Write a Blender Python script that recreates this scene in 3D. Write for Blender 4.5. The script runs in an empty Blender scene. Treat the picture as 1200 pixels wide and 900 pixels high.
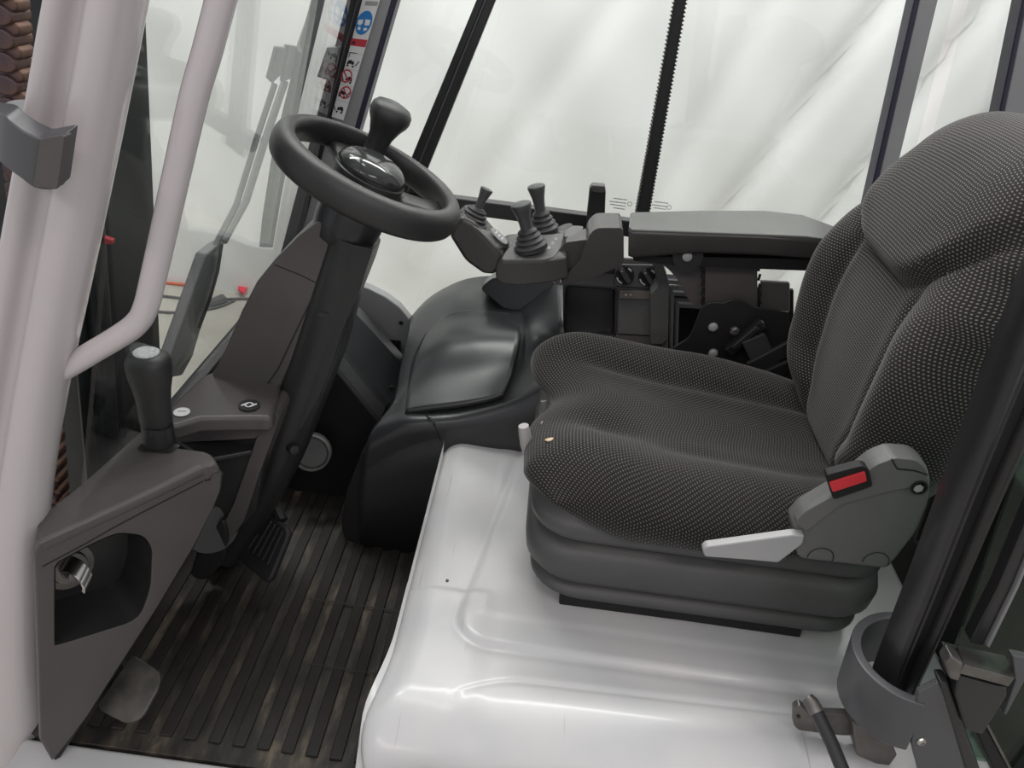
import bpy, bmesh, math, random
from mathutils import Vector, Matrix
random.seed(7)
scene = bpy.context.scene
COL = scene.collection
# ------------------------------------------------------------ camera
_axes, _loc, _f = ([[0.990268, 0.071679, 0.119295], [-0.139173, 0.510026, 0.848825], [0.0, -0.857167, 0.515038]], (0.0, -0.7, 1.22), 900.0)
cam_data = bpy.data.cameras.new('camera')
cam_data.sensor_width = 36.0
cam_data.lens = 36.0 * _f / 1200.0
cam_data.clip_start = 0.02
cam = bpy.data.objects.new('camera', cam_data)
COL.objects.link(cam)
_m = Matrix.Identity(4)
for _i in range(3):
    for _j in range(3):
        _m[_j][_i] = _axes[_i][_j]
    _m[_i][3] = _loc[_i]
cam.matrix_world = _m
scene.camera = cam
# ------------------------------------------------------------ light
world = bpy.data.worlds.new('world'); scene.world = world
world.use_nodes = True
_bg = world.node_tree.nodes['Background']
_bg.inputs[0].default_value = (0.94, 0.955, 1.0, 1)
_bg.inputs[1].default_value = 0.60
def area(name, loc, target, sx, sy, power, color=(1, 1, 1)):
    d = bpy.data.lights.new(name, 'AREA'); d.shape = 'RECTANGLE'; d.size = sx; d.size_y = sy
    d.energy = power; d.color = color
    o = bpy.data.objects.new(name, d); COL.objects.link(o)
    o.location = loc
    o.rotation_euler = (Vector(target) - Vector(loc)).to_track_quat('-Z', 'Y').to_euler()
    return o
area('hall_lamp_curtain', (0.2, 1.95, 3.6), (0.0, 2.6, 0.6), 4.5, 0.25, 162, (1, .99, .97))
area('hall_lamp_door', (-1.0, -2.3, 3.0), (0.1, 0.3, 0.4), 1.6, 0.22, 21, (1, .92, .885))
area('hall_lamp_rear', (1.3, -1.6, 3.0), (0.2, 0.2, 0.3), 1.2, 0.22, 14, (1, .91, .87))
area('hall_lamp_overhead', (-.75, 1.25, 3.3), (-.2, .7, .4), .25, 2.2, 22, (1, .98, .96))
vs = scene.view_settings
vs.view_transform = 'Standard'; vs.look = 'None'; vs.gamma = 1.0
vs.use_curve_mapping = False
vs.exposure = 0.09
# ------------------------------------------------------------ material helpers
def new_mat(name):
    m = bpy.data.materials.new(name); m.use_nodes = True
    nt = m.node_tree
    return m, nt, nt.nodes['Principled BSDF']
def N(nt, t, **kw):
    n = nt.nodes.new(t)
    for k, v in kw.items():
        setattr(n, k, v)
    return n
def plain(name, col, rough=0.5, metal=0.0, var=0.12, vscale=9.0, bump=0.0, bscale=900.0, spec=0.5, coat=0.0):
    m, nt, b = new_mat(name)
    tc = N(nt, 'ShaderNodeTexCoord')
    nz = N(nt, 'ShaderNodeTexNoise'); nz.inputs['Scale'].default_value = vscale
    nz.inputs['Detail'].default_value = 5
    nt.links.new(tc.outputs['Object'], nz.inputs['Vector'])
    rp_ = N(nt, 'ShaderNodeMapRange')
    rp_.inputs[1].default_value = 0.3; rp_.inputs[2].default_value = 0.7
    rp_.inputs[3].default_value = 1 - var; rp_.inputs[4].default_value = 1 + var
    nt.links.new(nz.outputs['Fac'], rp_.inputs[0])
    mx = N(nt, 'ShaderNodeMix', data_type='RGBA', blend_type='MULTIPLY'); mx.inputs[0].default_value = 1
    mx.inputs[6].default_value = (*col, 1)
    nt.links.new(rp_.outputs[0], mx.inputs[7])
    nt.links.new(mx.outputs[2], b.inputs['Base Color'])
    b.inputs['Roughness'].default_value = rough
    b.inputs['Metallic'].default_value = metal
    b.inputs['Specular IOR Level'].default_value = spec
    b.inputs['Coat Weight'].default_value = coat
    if bump > 0:
        n2 = N(nt, 'ShaderNodeTexNoise'); n2.inputs['Scale'].default_value = bscale
        nt.links.new(tc.outputs['Object'], n2.inputs['Vector'])
        bp = N(nt, 'ShaderNodeBump'); bp.inputs['Strength'].default_value = bump; bp.inputs['Distance'].default_value = 0.001
        nt.links.new(n2.outputs['Fac'], bp.inputs['Height'])
        nt.links.new(bp.outputs[0], b.inputs['Normal'])
    return m
M = {}
M['plastic'] = plain('charcoal_plastic', (.080, .071, .070), .37, bump=.25, var=.10, spec=.5)
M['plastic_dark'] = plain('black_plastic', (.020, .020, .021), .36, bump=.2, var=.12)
M['plastic_gloss'] = plain('semi_gloss_charcoal_plastic', (.048, .043, .043), .27, bump=.06, var=.08)
M['plastic_satin'] = plain('satin_black_plastic', (.024, .025, .027), .30, bump=.08, var=.10)
M['plastic_matte'] = plain('matte_black_plastic', (.010, .010, .0105), .62, var=.15, spec=.35)
M['plastic_grey'] = plain('grey_plastic', (.115, .115, .112), .45, bump=.3, var=.08)
M['bellows'] = plain('bellows_plastic', (.062, .061, .060), .46, bump=.3, var=.10)
M['rubber'] = plain('black_rubber', (.013, .013, .013), .6, var=.15, bump=.2)
M['boot'] = plain('lever_boot_rubber', (.034, .034, .035), .5, var=.08)
M['lever'] = plain('lever_grey_plastic', (.060, .061, .063), .42, var=.06)
M['wheel'] = plain('wheel_rubber', (.024, .0235, .0235), .40, bump=.3, bscale=1400, var=.12)
M['hubcap'] = plain('hub_gloss_plastic', (.03, .031, .031), .12, var=.05)
M['silver'] = plain('silver_paint', (.53, .49, .495), .24, var=.02, vscale=4, metal=.0, coat=.3)
M['frame_grey'] = plain('grey_frame_paint', (.20, .20, .205), .38, var=.05)
M['frame_black'] = plain('black_frame_paint', (.020, .0195, .021), .30, var=.08)
M['pillar_grey'] = plain('grey_pillar_paint', (.27, .27, .275), .36, var=.04)
M['bracket'] = plain('dark_grey_bracket_paint', (.075, .075, .08), .36, var=.06)
M['mat_rib'] = None
M['pad'] = plain('armrest_pad', (.115, .117, .110), .48, bump=.3, bscale=700, var=.06)
M['steel'] = plain('bright_steel', (.52, .50, .48), .28, metal=1.0, var=.15)
M['dark_steel'] = plain('dark_worn_steel', (.16, .15, .14), .42, metal=.8, var=.3, vscale=30)
M['white_sticker'] = plain('sticker_white', (.72, .72, .71), .35, var=.02)
M['grey_sticker'] = plain('sticker_grey', (.33, .33, .33), .4, var=.04)
M['blue_print'] = plain('print_blue', (.02, .19, .52), .4, var=.02)
M['red_print'] = plain('print_red', (.50, .035, .05), .4, var=.02)
M['black_print'] = plain('print_black', (.012, .012, .012), .4, var=.02)
M['red_plastic'] = plain('red_button', (.62, .035, .045), .35, var=.06)
M['white_print'] = plain('print_white', (.75, .75, .75), .5, var=.02)
M['lever_silver'] = plain('silver_lever_plastic', (.33, .33, .33), .35, var=.05)
M['violet_edge'] = plain('dark_violet_seal', (.020, .016, .038), .4, var=.05)
M['mast'] = plain('mast_dark_paint', (.016, .018, .019), .38, var=.3, vscale=14)
M['orange'] = plain('orange_cord', (.60, .12, .05), .5, var=.05)
M['pinkred'] = plain('red_ribbon', (.75, .04, .07), .5, var=.05)
M['cable'] = plain('grey_cable', (.10, .10, .10), .5, var=.05)
M['lever_pink'] = plain('grip_grey_rubber', (.36, .34, .34), .5, var=.05)

def mat_hood():
    m, nt, b = new_mat('light_grey_paint')
    tc = N(nt, 'ShaderNodeTexCoord')
    nz = N(nt, 'ShaderNodeTexNoise'); nz.inputs['Scale'].default_value = 6; nz.inputs['Detail'].default_value = 6
    nt.links.new(tc.outputs['Object'], nz.inputs['Vector'])
    cr = N(nt, 'ShaderNodeValToRGB')
    cr.color_ramp.elements[0].position = .3; cr.color_ramp.elements[0].color = (.44, .445, .45, 1)
    cr.color_ramp.elements[1].position = .7; cr.color_ramp.elements[1].color = (.52, .51, .505, 1)
    nt.links.new(nz.outputs['Fac'], cr.inputs[0])
    # fine scuff scratches running across the edge
    mp = N(nt, 'ShaderNodeMapping'); mp.inputs['Scale'].default_value = (150, 5, 5); mp.inputs['Rotation'].default_value = (0, 0, -.35)
    nt.links.new(tc.outputs['Object'], mp.inputs[0])
    n2 = N(nt, 'ShaderNodeTexNoise'); n2.inputs['Scale'].default_value = 1.0; n2.inputs['Detail'].default_value = 3
    nt.links.new(mp.outputs[0], n2.inputs['Vector'])
    r2 = N(nt, 'ShaderNodeMapRange'); r2.inputs[1].default_value = .72; r2.inputs[2].default_value = .78
    r2.inputs[3].default_value = 0; r2.inputs[4].default_value = .55
    nt.links.new(n2.outputs['Fac'], r2.inputs[0])
    mx = N(nt, 'ShaderNodeMix', data_type='RGBA'); mx.inputs[7].default_value = (.16, .14, .13, 1)
    nt.links.new(r2.outputs[0], mx.inputs[0]); nt.links.new(cr.outputs[0], mx.inputs[6])
    nt.links.new(mx.outputs[2], b.inputs['Base Color'])
    b.inputs['Roughness'].default_value = .36; b.inputs['Coat Weight'].default_value = .15
    b.inputs['Coat Roughness'].default_value = .12
    return m
M['hood'] = mat_hood()

def mat_mat():
    m, nt, b = new_mat('dirty_rubber_mat')
    tc = N(nt, 'ShaderNodeTexCoord')
    mp = N(nt, 'ShaderNodeMapping'); mp.inputs['Scale'].default_value = (16, 5, 10)
    nt.links.new(tc.outputs['Object'], mp.inputs[0])
    nz = N(nt, 'ShaderNodeTexNoise'); nz.inputs['Scale'].default_value = 1.3; nz.inputs['Detail'].default_value = 8; nz.inputs['Roughness'].default_value = .65
    nt.links.new(mp.outputs[0], nz.inputs['Vector'])
    cr = N(nt, 'ShaderNodeValToRGB')
    e = cr.color_ramp.elements
    e[0].position = .42; e[0].color = (.008, .0073, .0065, 1)
    e[1].position = .72; e[1].color = (.16, .125, .085, 1)
    q = e.new(.56); q.color = (.040, .033, .025, 1)
    nt.links.new(nz.outputs['Fac'], cr.inputs[0])
    nt.links.new(cr.outputs[0], b.inputs['Base Color'])
    b.inputs['Roughness'].default_value = .62
    return m
M['mat'] = mat_mat()

def mat_fabric(name, shade):
    """dotted woven cover; soil < 1 for a darker copy, weaker light painted into its colour"""
    m, nt, b = new_mat(name)
    uv = N(nt, 'ShaderNodeUVMap'); uv.uv_map = 'UVMap'
    sp = N(nt, 'ShaderNodeSeparateXYZ'); nt.links.new(uv.outputs[0], sp.inputs[0])
    def mth(op, a, c=None):
        n = N(nt, 'ShaderNodeMath', operation=op)
        for i, v in enumerate((a, c)):
            if v is None: continue
            if isinstance(v, (int, float)): n.inputs[i].default_value = v
            else: nt.links.new(v, n.inputs[i])
        return n.outputs[0]
    U_ = mth('MULTIPLY', sp.outputs[0], 1 / .0056); V_ = mth('MULTIPLY', sp.outputs[1], 1 / .0047)
    row = mth('FLOOR', V_); odd = mth('MODULO', row, 2.0)
    us = mth('ADD', U_, mth('MULTIPLY', odd, .5))
    du = mth('ABSOLUTE', mth('SUBTRACT', mth('FRACT', us), .5))
    dv = mth('ABSOLUTE', mth('SUBTRACT', mth('FRACT', V_), .5))
    dd = mth('ADD', mth('POWER', mth('MULTIPLY', du, 3.9), 2.0), mth('POWER', mth('MULTIPLY', dv, 5.0), 2.0))
    dot = mth('LESS_THAN', dd, 1.0)
    tc = N(nt, 'ShaderNodeTexCoord')
    nz = N(nt, 'ShaderNodeTexNoise'); nz.inputs['Scale'].default_value = 7; nz.inputs['Detail'].default_value = 4
    nt.links.new(tc.outputs['Object'], nz.inputs['Vector'])
    cr = N(nt, 'ShaderNodeValToRGB')
    cr.color_ramp.elements[0].position = .35; cr.color_ramp.elements[0].color = (.014 * shade, .0133 * shade, .0128 * shade, 1)
    cr.color_ramp.elements[1].position = .7; cr.color_ramp.elements[1].color = (.027 * shade, .025 * shade, .0235 * shade, 1)
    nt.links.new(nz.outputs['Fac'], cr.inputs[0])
    mx = N(nt, 'ShaderNodeMix', data_type='RGBA'); mx.inputs[7].default_value = (.175 * shade, .165 * shade, .153 * shade, 1)
    nt.links.new(dot, mx.inputs[0]); nt.links.new(cr.outputs[0], mx.inputs[6])
    nt.links.new(mx.outputs[2], b.inputs['Base Color'])
    b.inputs['Roughness'].default_value = .85
    b.inputs['Sheen Weight'].default_value = .15; b.inputs['Sheen Roughness'].default_value = .45
    b.inputs['Specular IOR Level'].default_value = .2
    wv = N(nt, 'ShaderNodeTexNoise'); wv.inputs['Scale'].default_value = 650
    nt.links.new(tc.outputs['Object'], wv.inputs['Vector'])
    bp = N(nt, 'ShaderNodeBump'); bp.inputs['Strength'].default_value = .35; bp.inputs['Distance'].default_value = .001
    nt.links.new(wv.outputs['Fac'], bp.inputs['Height']); nt.links.new(bp.outputs[0], b.inputs['Normal'])
    return m
M['fabric'] = mat_fabric('dotted_back_fabric', 1.0)
M['fabric_shaded'] = mat_fabric('shaded_dotted_seat_fabric', .58)  # same cloth as the back, the cushion's dimmer light put into its colour

def mat_glass(name, tint=(.95, .97, .96), refl=.9):
    m = bpy.data.materials.new(name); m.use_nodes = True
    nt = m.node_tree; nt.nodes.clear()
    out = N(nt, 'ShaderNodeOutputMaterial')
    tr = N(nt, 'ShaderNodeBsdfTransparent'); tr.inputs[0].default_value = (*tint, 1)
    gl = N(nt, 'ShaderNodeBsdfGlossy'); gl.inputs[0].default_value = (refl, refl, refl, 1); gl.inputs['Roughness'].default_value = .02
    # Schlick reflectance from the angle of view, the same from either side of the pane
    ge = N(nt, 'ShaderNodeNewGeometry'); dt = N(nt, 'ShaderNodeVectorMath', operation='DOT_PRODUCT')
    nt.links.new(ge.outputs['Incoming'], dt.inputs[0]); nt.links.new(ge.outputs['Normal'], dt.inputs[1])
    ab = N(nt, 'ShaderNodeMath', operation='ABSOLUTE'); nt.links.new(dt.outputs['Value'], ab.inputs[0])
    om = N(nt, 'ShaderNodeMath', operation='SUBTRACT'); om.inputs[0].default_value = 1; nt.links.new(ab.outputs[0], om.inputs[1])
    pw_ = N(nt, 'ShaderNodeMath', operation='POWER'); pw_.inputs[1].default_value = 5; nt.links.new(om.outputs[0], pw_.inputs[0])
    fr = N(nt, 'ShaderNodeMath', operation='MULTIPLY_ADD'); fr.inputs[1].default_value = .96; fr.inputs[2].default_value = .035
    nt.links.new(pw_.outputs[0], fr.inputs[0])
    ms = N(nt, 'ShaderNodeMixShader')
    nt.links.new(fr.outputs[0], ms.inputs[0]); nt.links.new(tr.outputs[0], ms.inputs[1]); nt.links.new(gl.outputs[0], ms.inputs[2])
    nt.links.new(ms.outputs[0], out.inputs[0])
    return m
M['glass'] = mat_glass('window_glass')
M['glass_green'] = mat_glass('green_door_glass', (.52, .66, .58))
M['glass_dark'] = mat_glass('tinted_glass', (.9, .93, .92))

def mat_sheet():
    m, nt, b = new_mat('white_plastic_sheet')
    tc = N(nt, 'ShaderNodeTexCoord')
    nz = N(nt, 'ShaderNodeTexNoise'); nz.inputs['Scale'].default_value = 1.1; nz.inputs['Detail'].default_value = 3
    nt.links.new(tc.outputs['Object'], nz.inputs['Vector'])
    cr = N(nt, 'ShaderNodeValToRGB')
    cr.color_ramp.elements[0].color = (.78, .775, .755, 1); cr.color_ramp.elements[1].color = (.83, .83, .815, 1)
    nt.links.new(nz.outputs['Fac'], cr.inputs[0]); nt.links.new(cr.outputs[0], b.inputs['Base Color'])
    b.inputs['Roughness'].default_value = .30
    return m
M['sheet'] = mat_sheet()

def mat_concrete():
    m, nt, b = new_mat('workshop_concrete')
    tc = N(nt, 'ShaderNodeTexCoord')
    nz = N(nt, 'ShaderNodeTexNoise'); nz.inputs['Scale'].default_value = 3; nz.inputs['Detail'].default_value = 8
    nt.links.new(tc.outputs['Object'], nz.inputs['Vector'])
    cr = N(nt, 'ShaderNodeValToRGB')
    cr.color_ramp.elements[0].position = .3; cr.color_ramp.elements[0].color = (.34, .32, .28, 1)
    cr.color_ramp.elements[1].position = .7; cr.color_ramp.elements[1].color = (.50, .475, .42, 1)
    nt.links.new(nz.outputs['Fac'], cr.inputs[0]); nt.links.new(cr.outputs[0], b.inputs['Base Color'])
    b.inputs['Roughness'].default_value = .45
    return m
M['concrete'] = mat_concrete()

def mat_rust():
    m, nt, b = new_mat('rusty_chain_steel')
    tc = N(nt, 'ShaderNodeTexCoord')
    nz = N(nt, 'ShaderNodeTexNoise'); nz.inputs['Scale'].default_value = 18; nz.inputs['Detail'].default_value = 4
    nt.links.new(tc.outputs['Object'], nz.inputs['Vector'])
    cr = N(nt, 'ShaderNodeValToRGB')
    cr.color_ramp.elements[0].position = .35; cr.color_ramp.elements[0].color = (.075, .05, .055, 1)
    cr.color_ramp.elements[1].position = .7; cr.color_ramp.elements[1].color = (.25, .13, .075, 1)
    nt.links.new(nz.outputs['Fac'], cr.inputs[0]); nt.links.new(cr.outputs[0], b.inputs['Base Color'])
    b.inputs['Roughness'].default_value = .5; b.inputs['Metallic'].default_value = .4
    return m
M['rust'] = mat_rust()
M['mat_rib'] = plain('dark_mat_rib', (.0105, .0085, .0066), .7, var=.45, vscale=14, bump=.2, bscale=300)

# ------------------------------------------------------------ object helpers
def origin(p):
    if p is None: return Vector((0, 0, 0))
    while p.parent: p = p.parent
    return p.location.copy()
def thing(name, label, cat, loc, group=None, kind=None):
    o = bpy.data.objects.new(name, None); COL.objects.link(o)
    o.empty_display_size = .02
    o.location = loc; o['label'] = label
    if cat: o['category'] = cat
    if group: o['group'] = group
    if kind: o['kind'] = kind
    return o
def finish(name, verts, faces, mat, parent=None, bevel=0, seg=3, sub=0, solid=0, sharp=40, uvs=None, smooth=True, label=None, cat=None, group=None, kind=None):
    """link ONE mesh object; vertices are given in world space"""
    og = origin(parent)
    top = parent is None
    if top:
        xs = [v[0] for v in verts]; ys = [v[1] for v in verts]; zs = [v[2] for v in verts]
        og = Vector(((min(xs) + max(xs)) / 2, (min(ys) + max(ys)) / 2, min(zs)))
    me = bpy.data.meshes.new(name)
    me.from_pydata([tuple(Vector(v) - og) for v in verts], [], faces)
    bm = bmesh.new(); bm.from_mesh(me)
    bmesh.ops.remove_doubles(bm, verts=bm.verts, dist=1e-6)
    bmesh.ops.recalc_face_normals(bm, faces=bm.faces)
    bm.to_mesh(me); bm.free()
    me.materials.append(M[mat])
    for p in me.polygons: p.use_smooth = smooth
    if smooth and sharp < 180: me.set_sharp_from_angle(angle=math.radians(sharp))
    o = bpy.data.objects.new(name, me); COL.objects.link(o)
    if parent: o.parent = parent
    else: o.location = og
    if solid:
        md = o.modifiers.new('solid', 'SOLIDIFY'); md.thickness = solid; md.offset = 0
    if bevel:
        md = o.modifiers.new('bevel', 'BEVEL'); md.width = bevel; md.segments = seg; md.limit_method = 'ANGLE'; md.angle_limit = math.radians(35)
        md.use_clamp_overlap = True
        md = o.modifiers.new('wn', 'WEIGHTED_NORMAL'); md.keep_sharp = True
        for e_ in me.edges: e_.use_edge_sharp = False
    if sub:
        md = o.modifiers.new('sub', 'SUBSURF'); md.levels = sub; md.render_levels = sub
    if label: o['label'] = label
    if cat: o['category'] = cat
    if group: o['group'] = group
    if kind: o['kind'] = kind
    return o
def V3(p): return Vector(p)
def rnd(pts, r, n=5):
    """round the corners of a closed 3D polygon; r is a number or one per corner"""
    pts = [Vector(p) for p in pts]; out = []
    k = len(pts)
    for i, p in enumerate(pts):
        rr = r[i] if isinstance(r, (list, tuple)) else r
        a = pts[i - 1] - p; b = pts[(i + 1) % k] - p
        if rr <= 0: out.append(p); continue
        d = min(rr, a.length * .48, b.length * .48)
        s = p + a.normalized() * d; e = p + b.normalized() * d
        for j in range(n + 1):
            t = j / n
            out.append(s * (1 - t) ** 2 + p * (2 * t * (1 - t)) + e * t * t)
    return out
def cr(pts, n=8, closed=False):
    """Catmull-Rom through 3D (or nD) points"""
    pts = [Vector(p) for p in pts]; out = []
    k = len(pts)
    rng = range(k if closed else k - 1)
    for i in rng:
        if closed: p0, p1, p2, p3 = pts[i - 1], pts[i], pts[(i + 1) % k], pts[(i + 2) % k]
        else:
            p1, p2 = pts[i], pts[i + 1]
            p0 = pts[i - 1] if i > 0 else p1 * 2 - p2
            p3 = pts[i + 2] if i + 2 < k else p2 * 2 - p1
        for j in range(n):
            t = j / n
            out.append(.5 * ((2 * p1) + (p2 - p0) * t + (2 * p0 - 5 * p1 + 4 * p2 - p3) * t * t + (3 * p1 - p0 - 3 * p2 + p3) * t ** 3))
    if not closed: out.append(pts[-1])
    return out
def prism(name, pts, ext, mat, parent=None, bevel=.004, **kw):
    """a flat outline (3D points) pushed along ext, edges bevelled"""
    e = Vector(ext); n = len(pts)
    vs_ = [Vector(p) for p in pts] + [Vector(p) + e for p in pts]
    fs = [tuple(range(n)), tuple(range(2 * n - 1, n - 1, -1))]
    fs += [(i, (i + 1) % n, n + (i + 1) % n, n + i) for i in range(n)]
    return finish(name, vs_, fs, mat, parent, bevel=bevel, **kw)
def loft(name, rings, mat, parent=None, closed=True, caps=True, **kw):
    n = len(rings[0]); vs_ = [Vector(p) for r in rings for p in r]; fs = []
    for i in range(len(rings) - 1):
        for j in range(n if closed else n - 1):
            a = i * n + j; b = i * n + (j + 1) % n
            fs.append((a, b, b + n, a + n))
    if caps and closed:
        fs.append(tuple(range(n - 1, -1, -1))); fs.append(tuple(range((len(rings) - 1) * n, len(rings) * n)))
    return finish(name, vs_, fs, mat, parent, **kw)
def frame_of(axis):
    a = Vector(axis).normalized()
    h = Vector((0, 1, 0)) if abs(a.y) < .8 else Vector((1, 0, 0))
    u = a.cross(h).normalized(); v = a.cross(u).normalized()
    return a, u, v
def lathe(name, prof, org, axis, mat, parent=None, n=28, squash=1.0, **kw):
    a, u, v = frame_of(axis); o = Vector(org)
    rings = []
    for r, h in prof:
        rings.append([o + a * h + (u * math.cos(2 * math.pi * k / n) + v * (squash * math.sin(2 * math.pi * k / n))) * max(r, 1e-4) for k in range(n)])
    return loft(name, rings, mat, parent, **kw)
def tube(name, pts, r, mat, parent=None, n=12, smoothn=0, closed=False, **kw):
    pts = cr(pts, smoothn, closed) if smoothn else [Vector(p) for p in pts]
    rings = []; k = len(pts)
    up = None
    for i, p in enumerate(pts):
        t = (pts[min(i + 1, k - 1)] - pts[max(i - 1, 0)]) if not closed else (pts[(i + 1) % k] - pts[i - 1])
        t.normalize()
        if up is None: _, up, _ = frame_of(t)
        u = (up - t * up.dot(t)).normalized(); up = u; v = t.cross(u)
        rr = r[i] if isinstance(r, (list, tuple)) else r
        rings.append([p + (u * math.cos(2 * math.pi * q / n) + v * math.sin(2 * math.pi * q / n)) * rr for q in range(n)])
    if closed: rings.append(rings[0])
    return loft(name, rings, mat, parent, caps=not closed, **kw)
def bar(name, a, b, w, h, mat, parent=None, side=(0, 1, 0), bevel=.003, **kw):
    """rectangular bar from a to b, w across 'side', h across the other way"""
    a = Vector(a); b = Vector(b); t = (b - a).normalized(); s = Vector(side); s = (s - t * s.dot(t)).normalized(); q = t.cross(s)
    pts = [a + s * w / 2 + q * h / 2, a - s * w / 2 + q * h / 2, a - s * w / 2 - q * h / 2, a + s * w / 2 - q * h / 2]
    return prism(name, pts, b - a, mat, parent, bevel=bevel, **kw)
def box(name, lo, hi, mat, parent=None, bevel=.003, **kw):
    x0, y0, z0 = lo; x1, y1, z1 = hi
    return prism(name, [(x0, y0, z0), (x1, y0, z0), (x1, y1, z0), (x0, y1, z0)], (0, 0, z1 - z0), mat, parent, bevel=bevel, **kw)
def sheet(name, rows, mat, parent=None, **kw):
    n = len(rows[0]); vs_ = [Vector(p) for r in rows for p in r]
    fs = [(i * n + j, i * n + j + 1, (i + 1) * n + j + 1, (i + 1) * n + j) for i in range(len(rows) - 1) for j in range(n - 1)]
    return finish(name, vs_, fs, mat, parent, **kw)
def add_uv(o, fn):
    me = o.data
    uvl = me.uv_layers.new(name='UVMap')
    for lp in me.loops:
        uvl.data[lp.index].uv = fn(lp.vertex_index)
def lerp(a, b, t): return a + (b - a) * t
def upto(a, b, z):
    """prolong the line b -> a until it reaches height z"""
    a = Vector(a); b = Vector(b); return a + (a - b) * ((z - a.z) / (a.z - b.z))
def sstep(a, b, x):
    t = max(0, min(1, (x - a) / (b - a))); return t * t * (3 - 2 * t)
def disc(name, c, nrm, r, mat, parent=None, th=.0015, n=24, sx=1.0, **kw):
    a, u, v = frame_of(nrm); c = Vector(c)
    pts = [c + u * (r * sx * math.cos(2 * math.pi * k / n)) + v * (r * math.sin(2 * math.pi * k / n)) for k in range(n)]
    return prism(name, pts, a * th, mat, parent, bevel=0, **kw)
def screw(c, nrm, r, parent, mat='dark_steel', name='screw'):
    return lathe(name, [(r, 0), (r, r * .25), (r * .8, r * .55), (r * .45, r * .62), (r * .4, r * .3), (.0002, r * .3)], c, nrm, mat, parent, n=14, sharp=30)
# ============================================================ THE HALL AROUND THE TRUCK
finish('floor', [(-7, -6, -.6), (7, -6, -.6), (7, 3.6, -.6), (-7, 3.6, -.6)], [(0, 1, 2, 3)], 'concrete', label='beige concrete workshop floor below the cab', kind='structure')
def fold(x, z):
    """depth of the hanging sheet at (x, z): slack diagonal folds"""
    d = .018 * math.sin(2.1 * x + .7 * z + .4) + .008 * math.sin(5.3 * x - 1.7 * z)
    for (x0, z0, k, w, a) in ((1.15, .8, .42, .05, .035), (1.55, .8, .35, .035, .03), (1.95, .8, .5, .06, .04), (.75, .8, .30, .05, .02), (.1, .8, .55, .07, .02), (-.6, .8, .2, .05, .018),
                              (-1.35, .8, .25, .06, .02), (2.6, .8, .3, .05, .03), (-2.3, .8, -.7, .04, .02)):
        q = x - x0 - k * (z - z0)
        d += a * math.exp(-(q / w) ** 2)
    d += .012 * math.sin(9 * x + 4 * z) * math.sin(3 * z + 1.3 * x)
    return d
rows = []
for i in range(61):
    z = -.6 + 4.6 * i / 60
    rows.append([(-6 + 12 * j / 240, 2.86 + fold(-6 + 12 * j / 240, z) * min(1, (z + .6) * 2.5 + .2), z) for j in range(241)])
sheet('plastic_sheet_curtain', rows, 'sheet', sharp=180, label='white plastic sheeting hung as a curtain behind the truck', cat='curtain')
# cables and tags lying on the workshop floor by the sheet
tube('extension_cord', [(-2.4098,2.7857,-0.592),(-2.0873,2.8001,-0.592),(-1.9037,2.8315,-0.592),(-1.7327,2.847,-0.592),(-1.5566,2.875,-0.592)], .008, 'orange', smoothn=5, n=6, label='orange cord along the foot of the white sheeting', cat='cord')
tube('power_cable', [(-2.1257,2.6677,-0.592),(-1.966,2.691,-0.592),(-1.8149,2.6903,-0.592),(-1.6072,2.7085,-0.592),(-1.438,2.7756,-0.592),(-1.2406,2.8419,-0.592)], .007, 'cable', smoothn=5, n=6, label='grey cable across the floor, nearer the orange cord', cat='cable')
tube('power_cable', [(-2.0464,2.522,-0.592),(-1.8393,2.5222,-0.592),(-1.6614,2.5416,-0.592),(-1.5136,2.6384,-0.592),(-1.4504,2.7506,-0.592)], .007, 'cable', smoothn=5, n=6, label='grey cable with a sagging curve, nearest the truck', cat='cable')
tube('cable_plug', [(-1.5524,2.6307,-0.585),(-1.4983,2.7297,-0.585)], [.022, .03], 'cable', n=8, label='thick grey plug joining the cables on the floor', cat='plug')
prism('red_tag', [(-1.4862,2.9051,-0.575),(-1.4245,2.8602,-0.575),(-1.4153,2.788,-0.575),(-1.4606,2.8261,-0.575)], (0, 0, .012), 'pinkred', bevel=.002, label='small pinkish red tag on the floor beside the steering column', cat='tag')
# ============================================================ MAST IN FRONT OF THE CAB
mt = thing('lift_mast', 'dark lift mast rails standing ahead of the windshield', 'mast', (-.78, .35, -.6))
def mast_rail(e0, e1, w, dep, par):
    # e0,e1: upper / lower point of the visible edge; rail runs to the left (front) of it
    a = Vector(e0); b = Vector(e1); d = (b - a) / (a.z - b.z)
    top = a - d * (1.9 - a.z); bot = a + d * (a.z + .6)
    prism('rail', [top, top + Vector((-w, 0, 0)), top + Vector((-w, dep, 0)), top + Vector((0, dep, 0))], bot - top, 'mast', par, bevel=.008)
mast_rail((-0.6563,0.42,0.8657), (-0.697,0.42,0.3593), .075, .16, mt)
mast_rail((-0.6485,0.36,0.8809), (-0.6918,0.36,0.4), .30, .05, mt)
mast_rail((-0.6592,0.33,0.8865), (-0.705,0.33,0.4176), .012, .03, mt)
prism('red_mark', [(-0.6817,0.4,0.722),(-0.6684,0.4,0.7212),(-0.6516,0.4,0.7166),(-0.6527,0.4,0.7093),(-0.6728,0.4,0.7106),(-0.6831,0.4,0.7134)], (0, .01, 0), 'red_print', mt, bevel=.001)
ch = thing('lift_chain', 'rusty brown leaf chain hanging along the dark mast', 'chain', (-.8, .28, -.3))
a = Vector((-0.6556,0.27,1.0661)); b = Vector((-0.7375,0.27,0.3665))
d = (b - a).normalized(); L_ = (b - a).length; a0 = a - d * .35
sd = Vector((1, 0, 0)); sd = (sd - d * sd.dot(d)).normalized(); nn = d.cross(sd)
nlk = int((L_ + .9) / .0135); protos = {}
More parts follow.
